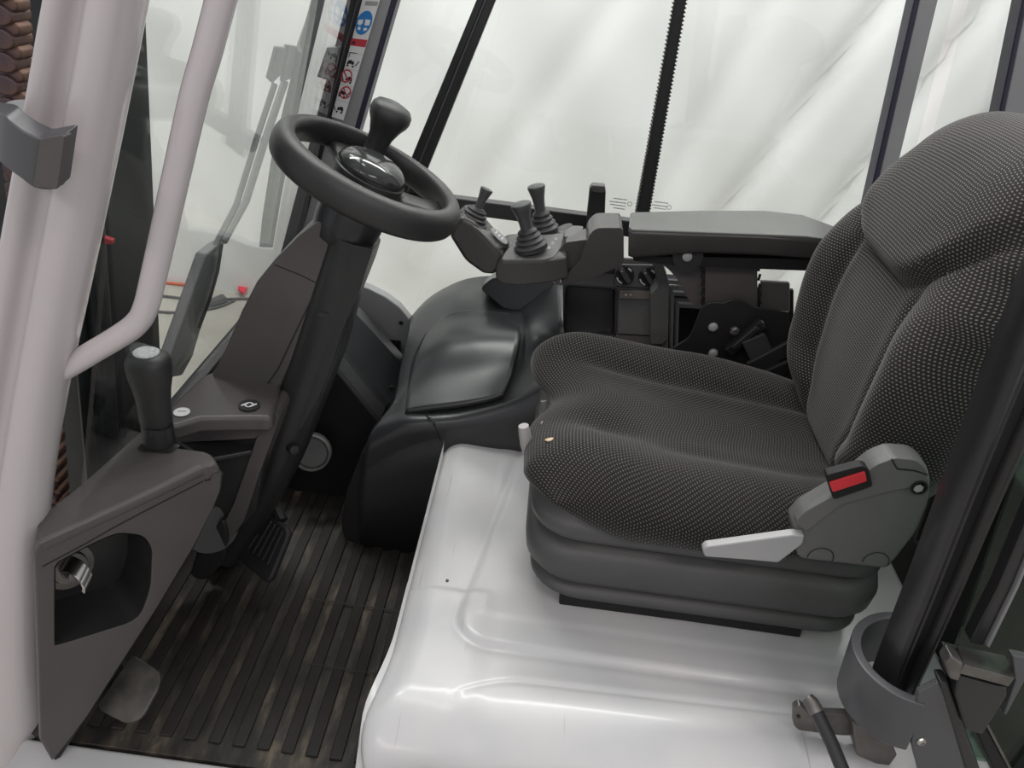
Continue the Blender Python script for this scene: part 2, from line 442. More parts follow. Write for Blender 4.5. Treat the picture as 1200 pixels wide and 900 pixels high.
for k in range(nlk):
    c = a0 + d * (.0135 * k); q = k % 2
    if q not in protos:
        wd, th = ((.021, .030), (.017, .042))[q]
        pts = [c + sd * (wd * math.cos(t)) * (1 - .18 * math.sin(t) ** 2) + d * (.0125 * math.sin(t)) for t in [2 * math.pi * v / 14 for v in range(14)]]
        protos[q] = (prism('chain_link', [p - nn * th / 2 for p in pts], nn * th, 'rust', ch, bevel=.003, seg=1), c)
    else:
        o = protos[q][0].copy(); COL.objects.link(o); o.parent = ch; o.location = c - protos[q][1]
# ============================================================ CAB SHELL
# floor pan with silver door sill
box('trim_1', (-.70, -.06, -.10), (-.06, .016, .004), 'hood', bevel=.008, label='silver painted door sill in front of the rubber mat', kind='structure')
box('trim_2', (-.75, .02, -.06), (.9, 1.05, -.012), 'plastic_matte', bevel=0, label='dark steel cab floor under the rubber mat', kind='structure')
# footwell bulkhead at the front
prism('wall_front', [(-.70, .12, -.02), (-.70, .12, .12), (-.645, .12, .36), (-.615, .12, .36), (-.67, .12, .10), (-.66, .12, -.02)], (0, .88, 0), 'plastic_matte', bevel=.004, label='black bulkhead in front of the pedals', kind='structure')
# grey body panel in the right front corner
wr = prism('wall_right', [(-0.5134,1.03,0.4416),(-0.4434,1.03,0.4089),(-0.3855,1.03,0.3969),(-0.3421,1.03,0.3802),(-0.3067,1.03,0.3573),(-0.2769,1.03,0.3235),(-0.2601,1.03,0.2164),(-0.2141,1.03,-0.4355),(-0.6362,1.03,-0.5148)], (0, .03, 0), 'pillar_grey', bevel=.004, label='grey body panel in the far front corner with a curved top edge', kind='structure')
o = prism('grille', [(-0.3544,1.024,0.2603),(-0.2992,1.024,0.264),(-0.295,1.024,0.2192),(-0.335,1.024,0.2128)], (0, .006, 0), 'plastic_dark', wr, bevel=0)
for k in range(6):
    tube('grille_rib', [(-0.3539,1.022,0.2589),(-0.3256,1.022,0.2129)], .0012, 'frame_grey', o, n=5)
    o.children[-1].location = (.0062 * k, 0, 0)
screw((-0.3001,1.028,0.316), (0, -1, 0), .006, wr, 'black_print')
# ---- pillars
# near front pillar: extruded silver section with a ridge, a groove and a rounded inner lip
pl = thing('cab_pillar', 'silver painted front door pillar with grooved profile, nearest the camera', 'pillar', (-.66, .02, -.10))
RE = [Vector(p) for p in [(-0.351,0.03,1.1928),(-0.3768,0.03,1.1189),(-0.4014,0.03,1.0438),(-0.4314,0.03,0.9551),(-0.4773,0.03,0.8227),(-0.5224,0.03,0.6957),(-0.5606,0.03,0.5767),(-0.5941,0.03,0.4573),(-0.6246,0.03,0.323),(-0.6624,0.03,0.1285),(-0.7028,0.03,-0.1165),(-0.7229,0.03,-0.2657)]]
LE = [Vector(p) for p in [(-0.4214,0.03,1.1844),(-0.4532,0.03,1.1093),(-0.4824,0.03,1.0331),(-0.5225,0.03,0.9292),(-0.569,0.03,0.8087),(-0.6165,0.03,0.6803),(-0.6721,0.03,0.5299),(-0.7092,0.03,0.436),(-0.7506,0.03,0.2982),(-0.8021,0.03,0.0986),(-0.8629,0.03,-0.1544),(-0.8996,0.03,-0.3099)]]
RE.insert(0, upto(RE[0], RE[1], 1.6)); LE.insert(0, upto(LE[0], LE[1], 1.6))
prof = [(0, -.010), (.06, -.020), (.17, -.021), (.25, -.016), (.31, -.006), (.38, -.003), (.45, -.005), (.50, -.013), (.57, -.018), (.70, -.020), (.84, -.016), (.94, -.006), (1.0, .008), (.97, .03), (.85, .045), (.3, .05), (.05, .04), (0, .02)]
prof = [tuple(p) for p in cr([Vector((q[0], q[1], 0)) for q in prof], 3, True)]
rr_, ll_ = cr(RE, 4), cr(LE, 4)
loft('pillar_profile', [[l + (r - l) * q[0] + Vector((0, q[1], 0)) for q in prof] for l, r in zip(ll_, rr_)], 'silver', pl, sharp=60)
# black weather seal down the inner edge
tube('door_seal', [Vector(r) + Vector((.002, .030, 0)) for r in RE[8:]], .006, 'rubber', pl, smoothn=3, n=8)
# far front pillar: rubber strip + grey face + violet seal
fp = thing('cab_pillar', 'grey far front pillar carrying the white warning stickers', 'pillar', (-.53, 1.03, .33))
def leanbar(name, top, bot, dep, mat, par, bevel=.003):
    # top/bot: (left,right) points; pushed back by dep along y
    t0, t1 = upto(top[0], bot[0], 1.6), upto(top[1], bot[1], 1.6)
    prism(name, [t0, t1, bot[1], bot[0]], (0, dep, 0), mat, par, bevel=bevel)
leanbar('pillar_face', [(-0.3807,1,1.1373),(-0.3221,1,1.1445)], [(-0.5963,1,0.3266),(-0.5402,1,0.3353)], .05, 'pillar_grey', fp)
leanbar('rubber_strip', [(-0.4113,0.995,1.1337),(-0.3795,0.995,1.1376)], [(-0.6334,0.995,0.3233),(-0.5945,0.995,0.3293)], .05, 'rubber', fp)
leanbar('rubber_lip', [(-0.3889,0.985,1.1367),(-0.3823,0.985,1.1375)], [(-0.6082,0.985,0.3319),(-0.6017,0.985,0.3329)], .02, 'frame_black', fp)
leanbar('violet_seal', [(-0.3238,1,1.1443),(-0.3104,1,1.1459)], [(-0.5423,1,0.335),(-0.5294,1,0.337)], .045, 'violet_edge', fp)
# glass clip of the windshield on that pillar
prism('glass_clip', [(-0.475,0.985,0.9487),(-0.4483,0.985,0.9522),(-0.4699,0.985,0.8825),(-0.497,0.985,0.8874)], (0, .02, 0), 'frame_grey', fp, bevel=.002)
# second leaning bar: front frame of the side window
sp = thing('window_post', 'slanting black post of the side window behind the spinner knob', 'post', (-.30, 1.05, .6))
leanbar('post_front', [(-0.1483,1.04,1.1648),(-0.1332,1.04,1.1667)], [(-0.3456,1.04,0.5929),(-0.3233,1.04,0.5961)], .03, 'frame_black', sp)
leanbar('post_rear', [(-0.1298,1.04,1.1671),(-0.1113,1.04,1.1694)], [(-0.3203,1.04,0.5965),(-0.2951,1.04,0.6002)], .03, 'frame_black', sp)
leanbar('post_seam', [(-0.137,1.046,1.1661),(-0.1269,1.046,1.1673)], [(-0.3285,1.046,0.5933),(-0.3164,1.046,0.5951)], .02, 'frame_grey', sp)
# upright between the side panes with its serrated edge
vp = thing('window_divider', 'upright black divider with serrated edges between two side panes', 'divider', (.24, 1.05, .6))
leanbar('divider_strip', [(0.2153,1.045,1.2091),(0.2366,1.045,1.2117)], [(0.2315,1.045,0.6498),(0.2588,1.045,0.6538)], .02, 'rubber', vp)
tl, tr_, bl, br_ = [Vector(p) for p in [(0.2152,1.044,1.2091),(0.2364,1.044,1.2117),(0.2314,1.044,0.6501),(0.2586,1.044,0.6541)]]
tooth = None
for side, A, B in ((-1, tl, bl), (1, tr_, br_)):
    for k in range(72):
        c = A.lerp(B, (k + .5) / 72)
        if tooth is None:
            tooth = prism('serration', [c + Vector((0, 0, .0026)), c + Vector((.0040, 0, 0)), c + Vector((0, 0, -.0026)), c + Vector((-.0040, 0, 0))], (0, .02, 0), 'rubber', vp, bevel=0); tc0 = c
        else:
            o = tooth.copy(); COL.objects.link(o); o.parent = vp; o.location = c - tc0
# rear right pillars
rp = thing('cab_pillar', 'grey rear corner pillar with dark edge behind the armrest', 'pillar', (.80, 1.05, .4))
leanbar('pillar_face', [(0.6773,1.04,1.2656),(0.7134,1.04,1.27)], [(0.7738,1.04,0.5647),(0.8069,1.04,0.5698)], .05, 'pillar_grey', rp)
leanbar('violet_seal', [(0.666,1.035,1.2643),(0.6769,1.035,1.2656)], [(0.76,1.035,0.5648),(0.7736,1.035,0.5669)], .045, 'violet_edge', rp)
rq = thing('cab_pillar', 'grey rear pillar with dark edge above the headrest, at the photo edge', 'pillar', (1.1, 1.05, .4))
leanbar('pillar_face', [(0.8584,1,1.2605),(0.9312,1,1.2695)], [(0.9704,1,0.7768),(1.0766,1,0.7923)], .05, 'pillar_grey', rq)
leanbar('violet_seal', [(0.8482,0.995,1.2595),(0.8573,0.995,1.2606)], [(0.9569,0.995,0.7766),(0.9694,0.995,0.7784)], .045, 'violet_edge', rq)
# roof frame that the pillars carry, above the view
rf = thing('roof_frame', 'grey roof frame carried by the cab pillars', 'frame', (.2, .5, 1.6))
bar('roof_rail', (-.32, .02, 1.62), (.75, .02, 1.62), .07, .05, 'pillar_grey', rf)
bar('roof_rail', (-.32, 1.03, 1.62), (1.0, 1.03, 1.62), .07, .05, 'pillar_grey', rf)
bar('cross_rail', (-.29, .0, 1.62), (-.29, 1.05, 1.62), .07, .05, 'pillar_grey', rf, side=(1, 0, 0))
bar('cross_rail', (.72, .0, 1.62), (.72, 1.05, 1.62), .07, .05, 'pillar_grey', rf, side=(1, 0, 0))
# sill rail of the side windows
sr = thing('window_rail', 'dark brown horizontal rail below the side windows', 'rail', (.3, 1.05, .62))
prism('rail', [(-0.3578,1.04,0.6528),(-0.2116,1.04,0.6513),(-0.0576,1.04,0.653),(0.1421,1.04,0.6551),(0.7609,1.04,0.6582),(0.7754,1.04,0.6177),(0.149,1.04,0.6165),(-0.0532,1.04,0.6164),(-0.2088,1.04,0.6147),(-0.3566,1.04,0.6162)], (0, .03, 0), 'frame_black', sr, bevel=.003)
# clip on the rail
cl = thing('window_catch', 'black window catch standing on the rail beside the armrest', 'catch', (0.1389,0.99,0.6554))
prism('body', [(0.11,0.99,0.7321),(0.1143,0.99,0.7404),(0.1424,0.99,0.7425),(0.1467,0.99,0.7296),(0.1536,0.99,0.6816),(0.1454,0.99,0.6299),(0.1205,0.99,0.6262),(0.1139,0.99,0.6758)], (0, .025, 0), 'plastic_dark', cl, bevel=.004)
prism('cap', [(0.1113,0.986,0.7354),(0.114,0.986,0.7416),(0.1421,0.986,0.7436),(0.146,0.986,0.7327),(0.1415,0.986,0.7262),(0.117,0.986,0.7247)], (0, .025, 0), 'plastic', cl, bevel=.003)
# ---- glazing
w = thing('window_1', 'large front windshield pane with the wiper outside', None, (-.5, .53, .45), kind='structure')
prism('pane', [(-.2839, .07, 1.6), (-.2839, 1.02, 1.6), (-.556, 1.02, .463), (-.556, .07, .463)], (-.006, 0, 0), 'glass', w, bevel=0)
w2 = thing('window_2', 'front side window pane left of the slanting post', None, (-.4, 1.06, .34), kind='structure')
prism('pane', [(-.54, 1.058, .36), (-.28, 1.058, .30), (-.02, 1.058, 1.6), (-.27, 1.058, 1.6)], (0, .005, 0), 'glass', w2, bevel=0)
w3 = thing('window_3', 'side window pane between slanting post and serrated divider', None, (0, 1.06, .34), kind='structure')
prism('pane', [(-.28, 1.058, .30), (.246, 1.058, .42), (.22, 1.058, 1.6), (-.02, 1.058, 1.6)], (0, .005, 0), 'glass', w3, bevel=0)
w4 = thing('window_4', 'rear side window pane right of the serrated divider', None, (.5, 1.06, .34), kind='structure')
prism('pane', [(.25, 1.058, .42), (.86, 1.058, .42), (.71, 1.058, 1.6), (.224, 1.058, 1.6)], (0, .005, 0), 'glass', w4, bevel=0)
w5 = thing('window_5', 'rear corner pane between the two grey pillars', None, (.9, 1.06, .34), kind='structure')
prism('pane', [(.89, 1.056, .42), (1.15, 1.02, .42), (1.0, 1.02, 1.6), (.74, 1.056, 1.6)], (0, .005, 0), 'glass', w5, bevel=0)
# approval marks printed on the panes near the divider
MARKS = ((w3, [[(0.1728,1.056,0.6972),(0.2045,1.056,0.6977)],[(0.1644,1.056,0.6889),(0.2042,1.056,0.6896)],[(0.1676,1.056,0.6823),(0.2036,1.056,0.6823)],[(0.1769,1.056,0.6754),(0.203,1.056,0.6751)]], (0.2119,1.056,0.6907)),
         (w4, [[(0.2672,1.056,0.7027),(0.2989,1.056,0.7031)],[(0.2629,1.056,0.6949),(0.2987,1.056,0.695)],[(0.2682,1.056,0.6886),(0.2962,1.056,0.6885)]], (0.3026,1.056,0.6955)))
for par, lines, cc in MARKS:
    vs_ = []; fs = []; rs = random.Random(3)
    for (A, B) in lines:
        A = Vector(A); B = Vector(B); t = 0
        while t < 1:
            w_ = rs.uniform(.05, .12); t2 = min(1, t + w_)
            p, q = A.lerp(B, t), A.lerp(B, t2); k = len(vs_); h = Vector((0, 0, .0027))
            vs_ += [p, q, q + h, p + h]; fs.append((k, k + 1, k + 2, k + 3)); t = t2 + .035
    cc = Vector(cc)
    for k in range(14):
        a0_, a1_ = 2 * math.pi * k / 14, 2 * math.pi * (k + 1) / 14; q = len(vs_)
        vs_ += [cc + Vector((r_ * math.cos(t_), 0, r_ * math.sin(t_))) for r_, t_ in ((.0042, a0_), (.0056, a0_), (.0056, a1_), (.0042, a1_))]
        fs.append((q, q + 1, q + 2, q + 3))
    finish('etched_mark', vs_, fs, 'frame_grey', par, smooth=False)
# ============================================================ STICKERS ON THE FAR PILLAR
st = thing('warning_sticker', 'tall white sticker with safety pictograms on the far front pillar', 'sticker', (-0.4152,0.998,0.8961))
TL, TR, BL, BR = [Vector(p) for p in [(-0.4005,0.9965,1.0785),(-0.3595,0.9965,1.0836),(-0.4733,0.9965,0.808),(-0.4424,0.9965,0.8031)]]
def onst(u, v, off=.0):   # u across 0..1, v down 0..1
    return TL.lerp(TR, u).lerp(BL.lerp(BR, u), v) + Vector((0, -off, 0))
def stpoly(name, uv, mat, off, par=st):
    return prism(name, [onst(u, v, off) for u, v in uv], (0, .0006, 0), mat, par, bevel=0)
stpoly('sticker_sheet', [(0, 0), (1, 0), (1, 1), (0, 1)], 'white_sticker', .0006)
def ell(cu, cv, ru, rv, n=20): return [(cu + ru * math.cos(2 * math.pi * k / n), cv + rv * math.sin(2 * math.pi * k / n)) for k in range(n)]
stpoly('blue_disc', ell(.52, .285, .42, .085), 'blue_print', .0012)
for q in ([(.18, .265), (.44, .262), (.46, .29), (.34, .305), (.2, .295)], [(.56, .26), (.84, .262), (.84, .30), (.6, .302)], [(.26, .318), (.4, .312), (.44, .335), (.3, .338)], [(.58, .322), (.74, .316), (.8, .33), (.64, .342)]):
    stpoly('disc_figure', q, 'white_print', .0018)
stpoly('red_band', [(.02, .40), (.98, .40), (.98, .452), (.02, .452)], 'red_print', .0012)
stpoly('red_band_mark', [(.14, .436), (.3, .414), (.38, .44)], 'black_print', .0018)
# truck pictograms
def truck(cv, flip, par):
    s_ = -1 if flip else 1
    stpoly('pictogram', [(.5 + s_ * a_, cv + b_) for a_, b_ in ((-.30, .012), (-.24, -.012), (-.05, -.016), (-.02, -.006), (.10, -.008), (.12, .014), (.02, .02), (-.02, .012), (-.2, .014), (-.24, .026))], 'black_print', .0012, par)
    stpoly('pictogram_wheel', ell(.5 - s_ * .22, cv + .028, .07, .008, 10), 'black_print', .0014, par)
    stpoly('pictogram_wheel', ell(.5 + s_ * .10, cv + .03, .07, .008, 10), 'black_print', .0014, par)
    stpoly('pictogram_fork', [(.5 + s_ * .2, cv + .02), (.5 + s_ * .36, cv - .016), (.5 + s_ * .40, cv - .012), (.5 + s_ * .25, cv + .026)], 'black_print', .0014, par)
truck(.57, False, st); truck(.69, True, st); truck(.80, False, st); truck(.92, True, st)
def ringpoly(cu, cv, ru, rv, w):
    vs_ = []; fs = []; n = 24
    for k in range(n):
        t = 2 * math.pi * k / n
        vs_ += [onst(cu + ru * math.cos(t), cv + rv * math.sin(t), .002), onst(cu + ru * (1 - w) * math.cos(t), cv + rv * (1 - w) * math.sin(t), .002)]
    for k in range(n):
        a_ = 2 * k; b_ = 2 * ((k + 1) % n); fs.append((a_, b_, b_ + 1, a_ + 1))
    k = len(vs_); vs_ += [onst(cu - ru * .7, cv - rv * .62, .002), onst(cu - ru * .55, cv - rv * .74, .002), onst(cu + ru * .7, cv + rv * .62, .002), onst(cu + ru * .55, cv + rv * .74, .002)]
    fs.append((k, k + 1, k + 2, k + 3))
    finish('prohibition_ring', vs_, fs, 'red_print', st, smooth=False)
ringpoly(.38, .675, .36, .05, .2); ringpoly(.62, .795, .36, .048, .2)
stpoly('cabin_outline', [(.2, .50), (.62, .50), (.62, .505), (.24, .505), (.24, .54), (.2, .54)], 'black_print', .0014)
for v_ in (.50, .62, .74, .86):
    stpoly('divider_line', [(.03, v_ + .003), (.97, v_ + .003), (.97, v_ + .005), (.03, v_ + .005)], 'grey_sticker', .001)
stpoly('text_box', [(.3, .135), (.95, .135), (.95, .165), (.3, .165)], 'grey_sticker', .0010)
# ============================================================ WINDSHIELD WIPER (outside the glass)
wp = thing('windshield_wiper', 'grey windshield wiper with twin arms outside the front glass', 'wiper', (-0.5813,0.4432,0.4823))
tube('wiper_arm', [(-0.4798,0.6775,0.9272),(-0.5015,0.6332,0.8367),(-0.5267,0.5905,0.7315),(-0.5419,0.5001,0.6679)], .0055, 'frame_grey', wp, n=8)
tube('wiper_arm', [(-0.4811,0.7355,0.9218),(-0.5028,0.6879,0.8313),(-0.529,0.6402,0.7217),(-0.5406,0.5572,0.6731)], .007, 'frame_grey', wp, n=8)
prism('arm_cover', [(-0.5327,0.471,0.6852),(-0.5333,0.5256,0.6828),(-0.534,0.5419,0.6798),(-0.5522,0.5345,0.6038),(-0.5842,0.4861,0.4703),(-0.5889,0.4495,0.4508),(-0.5775,0.3573,0.4984)], (-.02, 0, 0), 'frame_grey', wp, bevel=.004)
tube('washer_hose', [(-0.5275,0.5192,0.686),(-0.541,0.5232,0.63),(-0.5524,0.5081,0.5821),(-0.5635,0.4774,0.536)], .003, 'rubber', wp, n=6)
prism('arm_head', [(-0.4619,0.6495,0.9935),(-0.4637,0.6982,0.9859),(-0.4751,0.7007,0.9382),(-0.4769,0.665,0.9311),(-0.474,0.6369,0.9429)], (-.008, 0, 0), 'frame_grey', wp, bevel=.003)
prism('arm_head', [(-0.4629,0.7051,0.9892),(-0.4656,0.7697,0.9782),(-0.4689,0.8312,0.9642),(-0.4775,0.841,0.9283),(-0.4797,0.7797,0.9192),(-0.4787,0.7191,0.9233)], (-.008, 0, 0), 'frame_grey', wp, bevel=.003)
tube('blade_holder', [(-0.425,0.8602,1.1349),(-0.4448,0.8186,1.0523),(-0.4653,0.7678,0.967)], .008, 'frame_grey', wp, n=8)
bl_ = prism('blade', [(-0.4144,0.7994,1.1375),(-0.4146,0.8446,1.1365),(-0.4784,0.8129,0.8705),(-0.525,0.8229,0.6756),(-0.5549,0.843,0.5511),(-0.5484,0.7751,0.5778),(-0.5307,0.7541,0.6521),(-0.4977,0.7331,0.7898),(-0.4681,0.7527,0.9132)], (-.012, 0, 0), 'rubber', wp, bevel=.002)
# ============================================================ GRAB HANDLE + HINGE CLAMP
gh = thing('grab_handle', 'bent silver grab tube welded to the front door pillar', 'handle', (-0.5343,0.06,0.6974))
HT = [(-0.2804,0.05,1.2016),(-0.3075,0.05,1.1261),(-0.3237,0.05,1.081),(-0.342,0.05,1.0327),(-0.3708,0.05,0.943),(-0.4021,0.05,0.8456),(-0.417,0.05,0.8021),(-0.4306,0.05,0.7796),(-0.453,0.05,0.7596),(-0.4868,0.05,0.734),(-0.5239,0.05,0.706),(-0.5429,0.05,0.6923)]
HU = upto(HT[0], HT[1], 1.34)
tube('handle_tube', [HU + Vector((-.07, 0, .07)), HU + Vector((-.02, 0, .04)), HU] + HT, .0135, 'silver', gh, smoothn=5, n=16, sharp=180)
hc = thing('hinge_clamp', 'dark grey clamp with a round knob on the silver pillar', 'clamp', (-0.483,0,0.9479))
TE = cr([(-0.5062,-0.02,1.0165),(-0.4697,-0.045,1.0242),(-0.4572,-0.052,1.0202),(-0.446,-0.055,1.0153),(-0.4378,-0.055,1.0121),(-0.4321,-0.054,1.0104),(-0.4232,-0.052,1.0127),(-0.4136,-0.046,1.0148)], 4)
BE = cr([(-0.5165,-0.02,0.9801),(-0.4823,-0.045,0.982),(-0.4681,-0.052,0.9774),(-0.4566,-0.055,0.9722),(-0.4501,-0.055,0.967),(-0.4451,-0.054,0.9643),(-0.4373,-0.052,0.9633),(-0.43,-0.046,0.9633)], 4)
loft('clamp_band', [[t, t + Vector((0, .022, .004)), b_ + Vector((0, .022, .004)), b_] for t, b_ in zip(TE, BE)], 'bracket', hc, bevel=.004, seg=3, sharp=50)
prism('clamp_lip', rnd([(-0.4295,-0.058,1.011),(-0.4069,-0.058,1.0177),(-0.4229,-0.058,0.9679),(-0.4444,-0.058,0.9672)], .004, 3), (0, .012, 0), 'plastic', hc, bevel=.004)
prism('clamp_cap', rnd([(-0.55,0.0568,0.992),(-0.5698,0.1036,0.992),(-0.5705,0.1217,0.992),(-0.559,0.1301,0.992),(-0.5262,0.081,0.992),(-0.5029,0.0364,0.992),(-0.5085,0.0292,0.992),(-0.5355,0.0503,0.992)], .008, 4), (0, 0, -.03), 'pillar_grey', hc, bevel=.004)
# ============================================================ RUBBER MAT
mm = thing('rubber_floor_mat', 'worn dirty black rubber floor mat with long ribs', 'mat', (-.36, .45, 0))
box('mat_sheet', (-.64, .020, -.012), (-.10, .78, .002), 'mat', mm, bevel=.002)
rib = None
for k in range(13):
    x = -.618 + .0405 * k
    if rib is None:
        rib = box('rib', (x, .05, .001), (x + .021, .765, .0075), 'mat_rib', mm, bevel=.002, seg=2); x0_ = x
    else:
        o = rib.copy(); COL.objects.link(o); o.parent = mm; o.location = (x - x0_, 0, 0)
# access flap cut into the mat
for q in ([(-0.3453,0.3774,0.0074),(-0.1439,0.3781,0.0074),(-0.1433,0.3748,0.0074),(-0.3443,0.3741,0.0074)], [(-0.2997,0.226,0.0074),(-0.1513,0.2243,0.0074),(-0.1523,0.2213,0.0074),(-0.3004,0.223,0.0074)], [(-0.1444,0.3802,0.0074),(-0.1418,0.3807,0.0074),(-0.1486,0.2191,0.0074),(-0.1509,0.2187,0.0074)]):
    prism('mat_cut', q, (0, 0, .0006), 'rubber', mm, bevel=0)
# ============================================================ DASH: NEAR SIDE PANEL
def annulus(name, outer, inner, th, mat, parent, bevel=.003, n=64):
    """flat panel with a hole, both outlines given as 3D points in one plane"""
    O = [Vector(p) for p in outer]; I = [Vector(p) for p in inner]
    c = sum(I, Vector()) / len(I); u = (O[1] - O[0]).normalized(); nr = None
    far_ = max(O, key=lambda p: (p - O[0]).length); u = (far_ - O[0]).normalized()
    nr = max((u.cross(p - O[0]) for p in O), key=lambda q: q.length)
    nr.normalize(); v = nr.cross(u)
    def res(poly):
        out = []
        for k in range(n):
            a_ = 2 * math.pi * k / n; dx, dy = math.cos(a_), math.sin(a_); best = None
            for i in range(len(poly)):
                p = poly[i] - c; q = poly[(i + 1) % len(poly)] - c
                px_, py_, qx, qy = p.dot(u), p.dot(v), q.dot(u), q.dot(v)
                ex, ey = qx - px_, qy - py_; den = dx * ey - dy * ex
                if abs(den) < 1e-12: continue
                t = (px_ * ey - py_ * ex) / den; s_ = (px_ * dy - py_ * dx) / den
                if t > 0 and -1e-6 <= s_ <= 1 + 1e-6 and (best is None or t > best): best = t
            out.append(c + u * (dx * best) + v * (dy * best))
        return out
    A, B = res(O), res(I); T = Vector(th)
    rings = [A, [p + T for p in A], [p + T for p in B], B, A]
    return loft(name, rings, mat, parent, caps=False, bevel=bevel, seg=2), B
dp = thing('side_dash_panel', 'charcoal dash side panel with an open pocket beside the door pillar', 'panel', (-0.6306,-0.0178,0))
SA, SB, SD = [Vector(p) for p in [(-0.576,0.0028,0.46),(-0.4025,0.1732,0.48),(-0.6306,-0.0178,0)]]
pn = (SB - SA).cross(SD - SA).normalized()
if pn.y < 0: pn = -pn            # points into the cab, away from the camera
outer = rnd([(-0.581,-0.0021,0.4591),(-0.5367,0.0411,0.4686),(-0.4729,0.1034,0.4821),(-0.4155,0.1591,0.4963),(-0.403,0.1732,0.4735),(-0.4095,0.1695,0.4347),(-0.4441,0.1414,0.3509),(-0.4929,0.1003,0.2521),(-0.5577,0.0448,0.1318),(-0.6305,-0.0173,-0.0052),(-0.6378,-0.0284,0.0482)], [0, 0, 0, .01, .015, .01, 0, 0, 0, .004, 0], 4)
pocket = rnd([(-0.5698,0.0122,0.4156),(-0.5362,0.0446,0.4271),(-0.5124,0.0679,0.4307),(-0.4907,0.091,0.4089),(-0.4856,0.0983,0.3784),(-0.4959,0.0939,0.2989),(-0.5107,0.0826,0.2529),(-0.5212,0.0727,0.245),(-0.5923,0.0011,0.2618)], [.004, 0, .01, .012, .012, .02, .012, .01, .002], 4)
pan, inner = annulus('panel_face', outer, pocket, pn * .012, 'plastic', dp)
dpt = pn * .075
ctr = sum(inner, Vector()) / len(inner)
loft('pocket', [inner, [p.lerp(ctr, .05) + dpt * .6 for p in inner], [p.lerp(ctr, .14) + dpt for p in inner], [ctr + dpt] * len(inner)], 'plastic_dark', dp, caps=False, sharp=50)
# body behind the panel: top board and tapering flank
tn = [Vector(p) for p in [(-0.5779,0.0009,0.4615),(-0.5363,0.0413,0.4715),(-0.4724,0.1035,0.4867),(-0.4177,0.1565,0.5025),(-0.4053,0.1697,0.4901)]]
far = [Vector(p) for p in [(-0.6026,0.0399,0.468),(-0.5831,0.1086,0.472),(-0.5606,0.2443,0.478),(-0.4806,0.2073,0.484),(-0.4347,0.2094,0.484)]]
top_ = rnd(tn + far[::-1], [0, 0, 0, .015, .02, .02, 0, 0, 0, 0], 4)
prism('top_board', top_, (0, 0, -.022), 'plastic', dp, bevel=.009)
bq = [Vector(p) for p in [(-0.4041,0.1723,0.4708),(-0.4104,0.1686,0.4353),(-0.4441,0.1414,0.3509),(-0.4929,0.1003,0.2521),(-0.5577,0.0448,0.1318),(-0.6299,-0.017,-0.001)]]
sheet('flank', [[p + pn * .004 for p in bq], [p + pn * .03 for p in bq], [p + pn * .10 + Vector((-.05, 0, 0)) for p in bq]], 'plastic_dark', dp, solid=.006, sharp=50)
prism('seam', [(-0.5798,0.0019,0.4207),(-0.567,0.0143,0.425),(-0.5414,0.039,0.4337),(-0.5146,0.0647,0.4449),(-0.4864,0.0919,0.4544),(-0.4245,0.1519,0.4737),(-0.4247,0.1519,0.4713),(-0.4867,0.0918,0.4521),(-0.5149,0.0646,0.4426),(-0.5417,0.0389,0.4314),(-0.5673,0.0141,0.4228),(-0.5802,0.0017,0.4185)], -pn * .0006, 'black_print', dp, bevel=0)
# lock knob inside the pocket
kc = ctr + dpt * .55
kp = Vector((-0.5582,0.0281,0.355)) + pn * .05
lk = thing('key_switch', 'bright metal key switch in the dash side pocket', 'switch', tuple(kp))
ax = Vector((.75, -.62, .25)).normalized()
lathe('switch_plate', [(.0005, 0), (.034, 0), (.034, .004), (.025, .006), (.023, .012), (.012, .013), (.0005, .013)], kp, ax, 'dark_steel', lk, n=28, sharp=35)
lathe('key_barrel', [(.009, .010), (.009, .030), (.0105, .032), (.0105, .038), (.0005, .039)], kp, ax, 'dark_steel', lk, n=20, sharp=35)
hook = cr([kp + ax * .02 + Vector(q) for q in ((-.012, .004, -.004), (-.010, 0, .012), (.004, -.006, .020), (.020, -.012, .018), (.028, -.016, .006), (.026, -.016, -.004))], 5)
rings = [[p + Vector((0, -.011, -.004)), p + Vector((0, .011, .004)), p + Vector((.004, .011, -.001)), p + Vector((.004, -.011, -.009))] for p in hook]
loft('key_bow', rings, 'steel', lk, bevel=.001, seg=2, sharp=50)
# ---- parking lever
pv = thing('parking_lever', 'black parking brake lever with oval badge, standing in the dash', 'lever', (-0.5155,0.2117,0.47))
lb = Vector((-0.5141,0.2092,0.472)); lt = Vector((-0.5165,0.215,0.6586))
la = (lt - lb).normalized(); ll = (lt - lb).length
sx_ = Vector((1, 0, 0)); sx_ = (sx_ - la * sx_.dot(la)).normalized(); sy_ = la.cross(sx_)
def lring(h, rx, ry, n=24, e=2.6, off=0.0):
    out = []
    for k in range(n):
        t = 2 * math.pi * k / n; c_, s_ = math.cos(t), math.sin(t)
        f = (abs(c_) ** e + abs(s_) ** e) ** (-1 / e)
        out.append(lb + la * h + sx_ * (rx * c_ * f + off) + sy_ * (ry * s_ * f))
    return out
loft('lever_stem', [lring(-.02, .0225, .02), lring(.0, .0225, .02), lring(.045, .0215, .02), lring(.052, .021, .019)], 'plastic_dark', pv, sharp=60)
loft('grip', [lring(.046, .0215, .0195), lring(.054, .0222, .0205), lring(.085, .0225, .021), lring(.105, .0245, .023), lring(.125, .0285, .026), lring(.142, .0305, .028), lring(.152, .030, .0275), lring(.160, .0275, .025), lring(.1645, .021, .0195), lring(.166, .012, .012), lring(.166, .003, .003)], 'wheel', pv, sharp=180)
M['badge'] = plain('silver_badge', (.62, .62, .63), .22, metal=.2, var=.25, vscale=220)
bd = disc('badge', lb + la * .1655 + sx_ * -.001, la, .0175, 'badge', pv, th=.0015, sx=1.0)
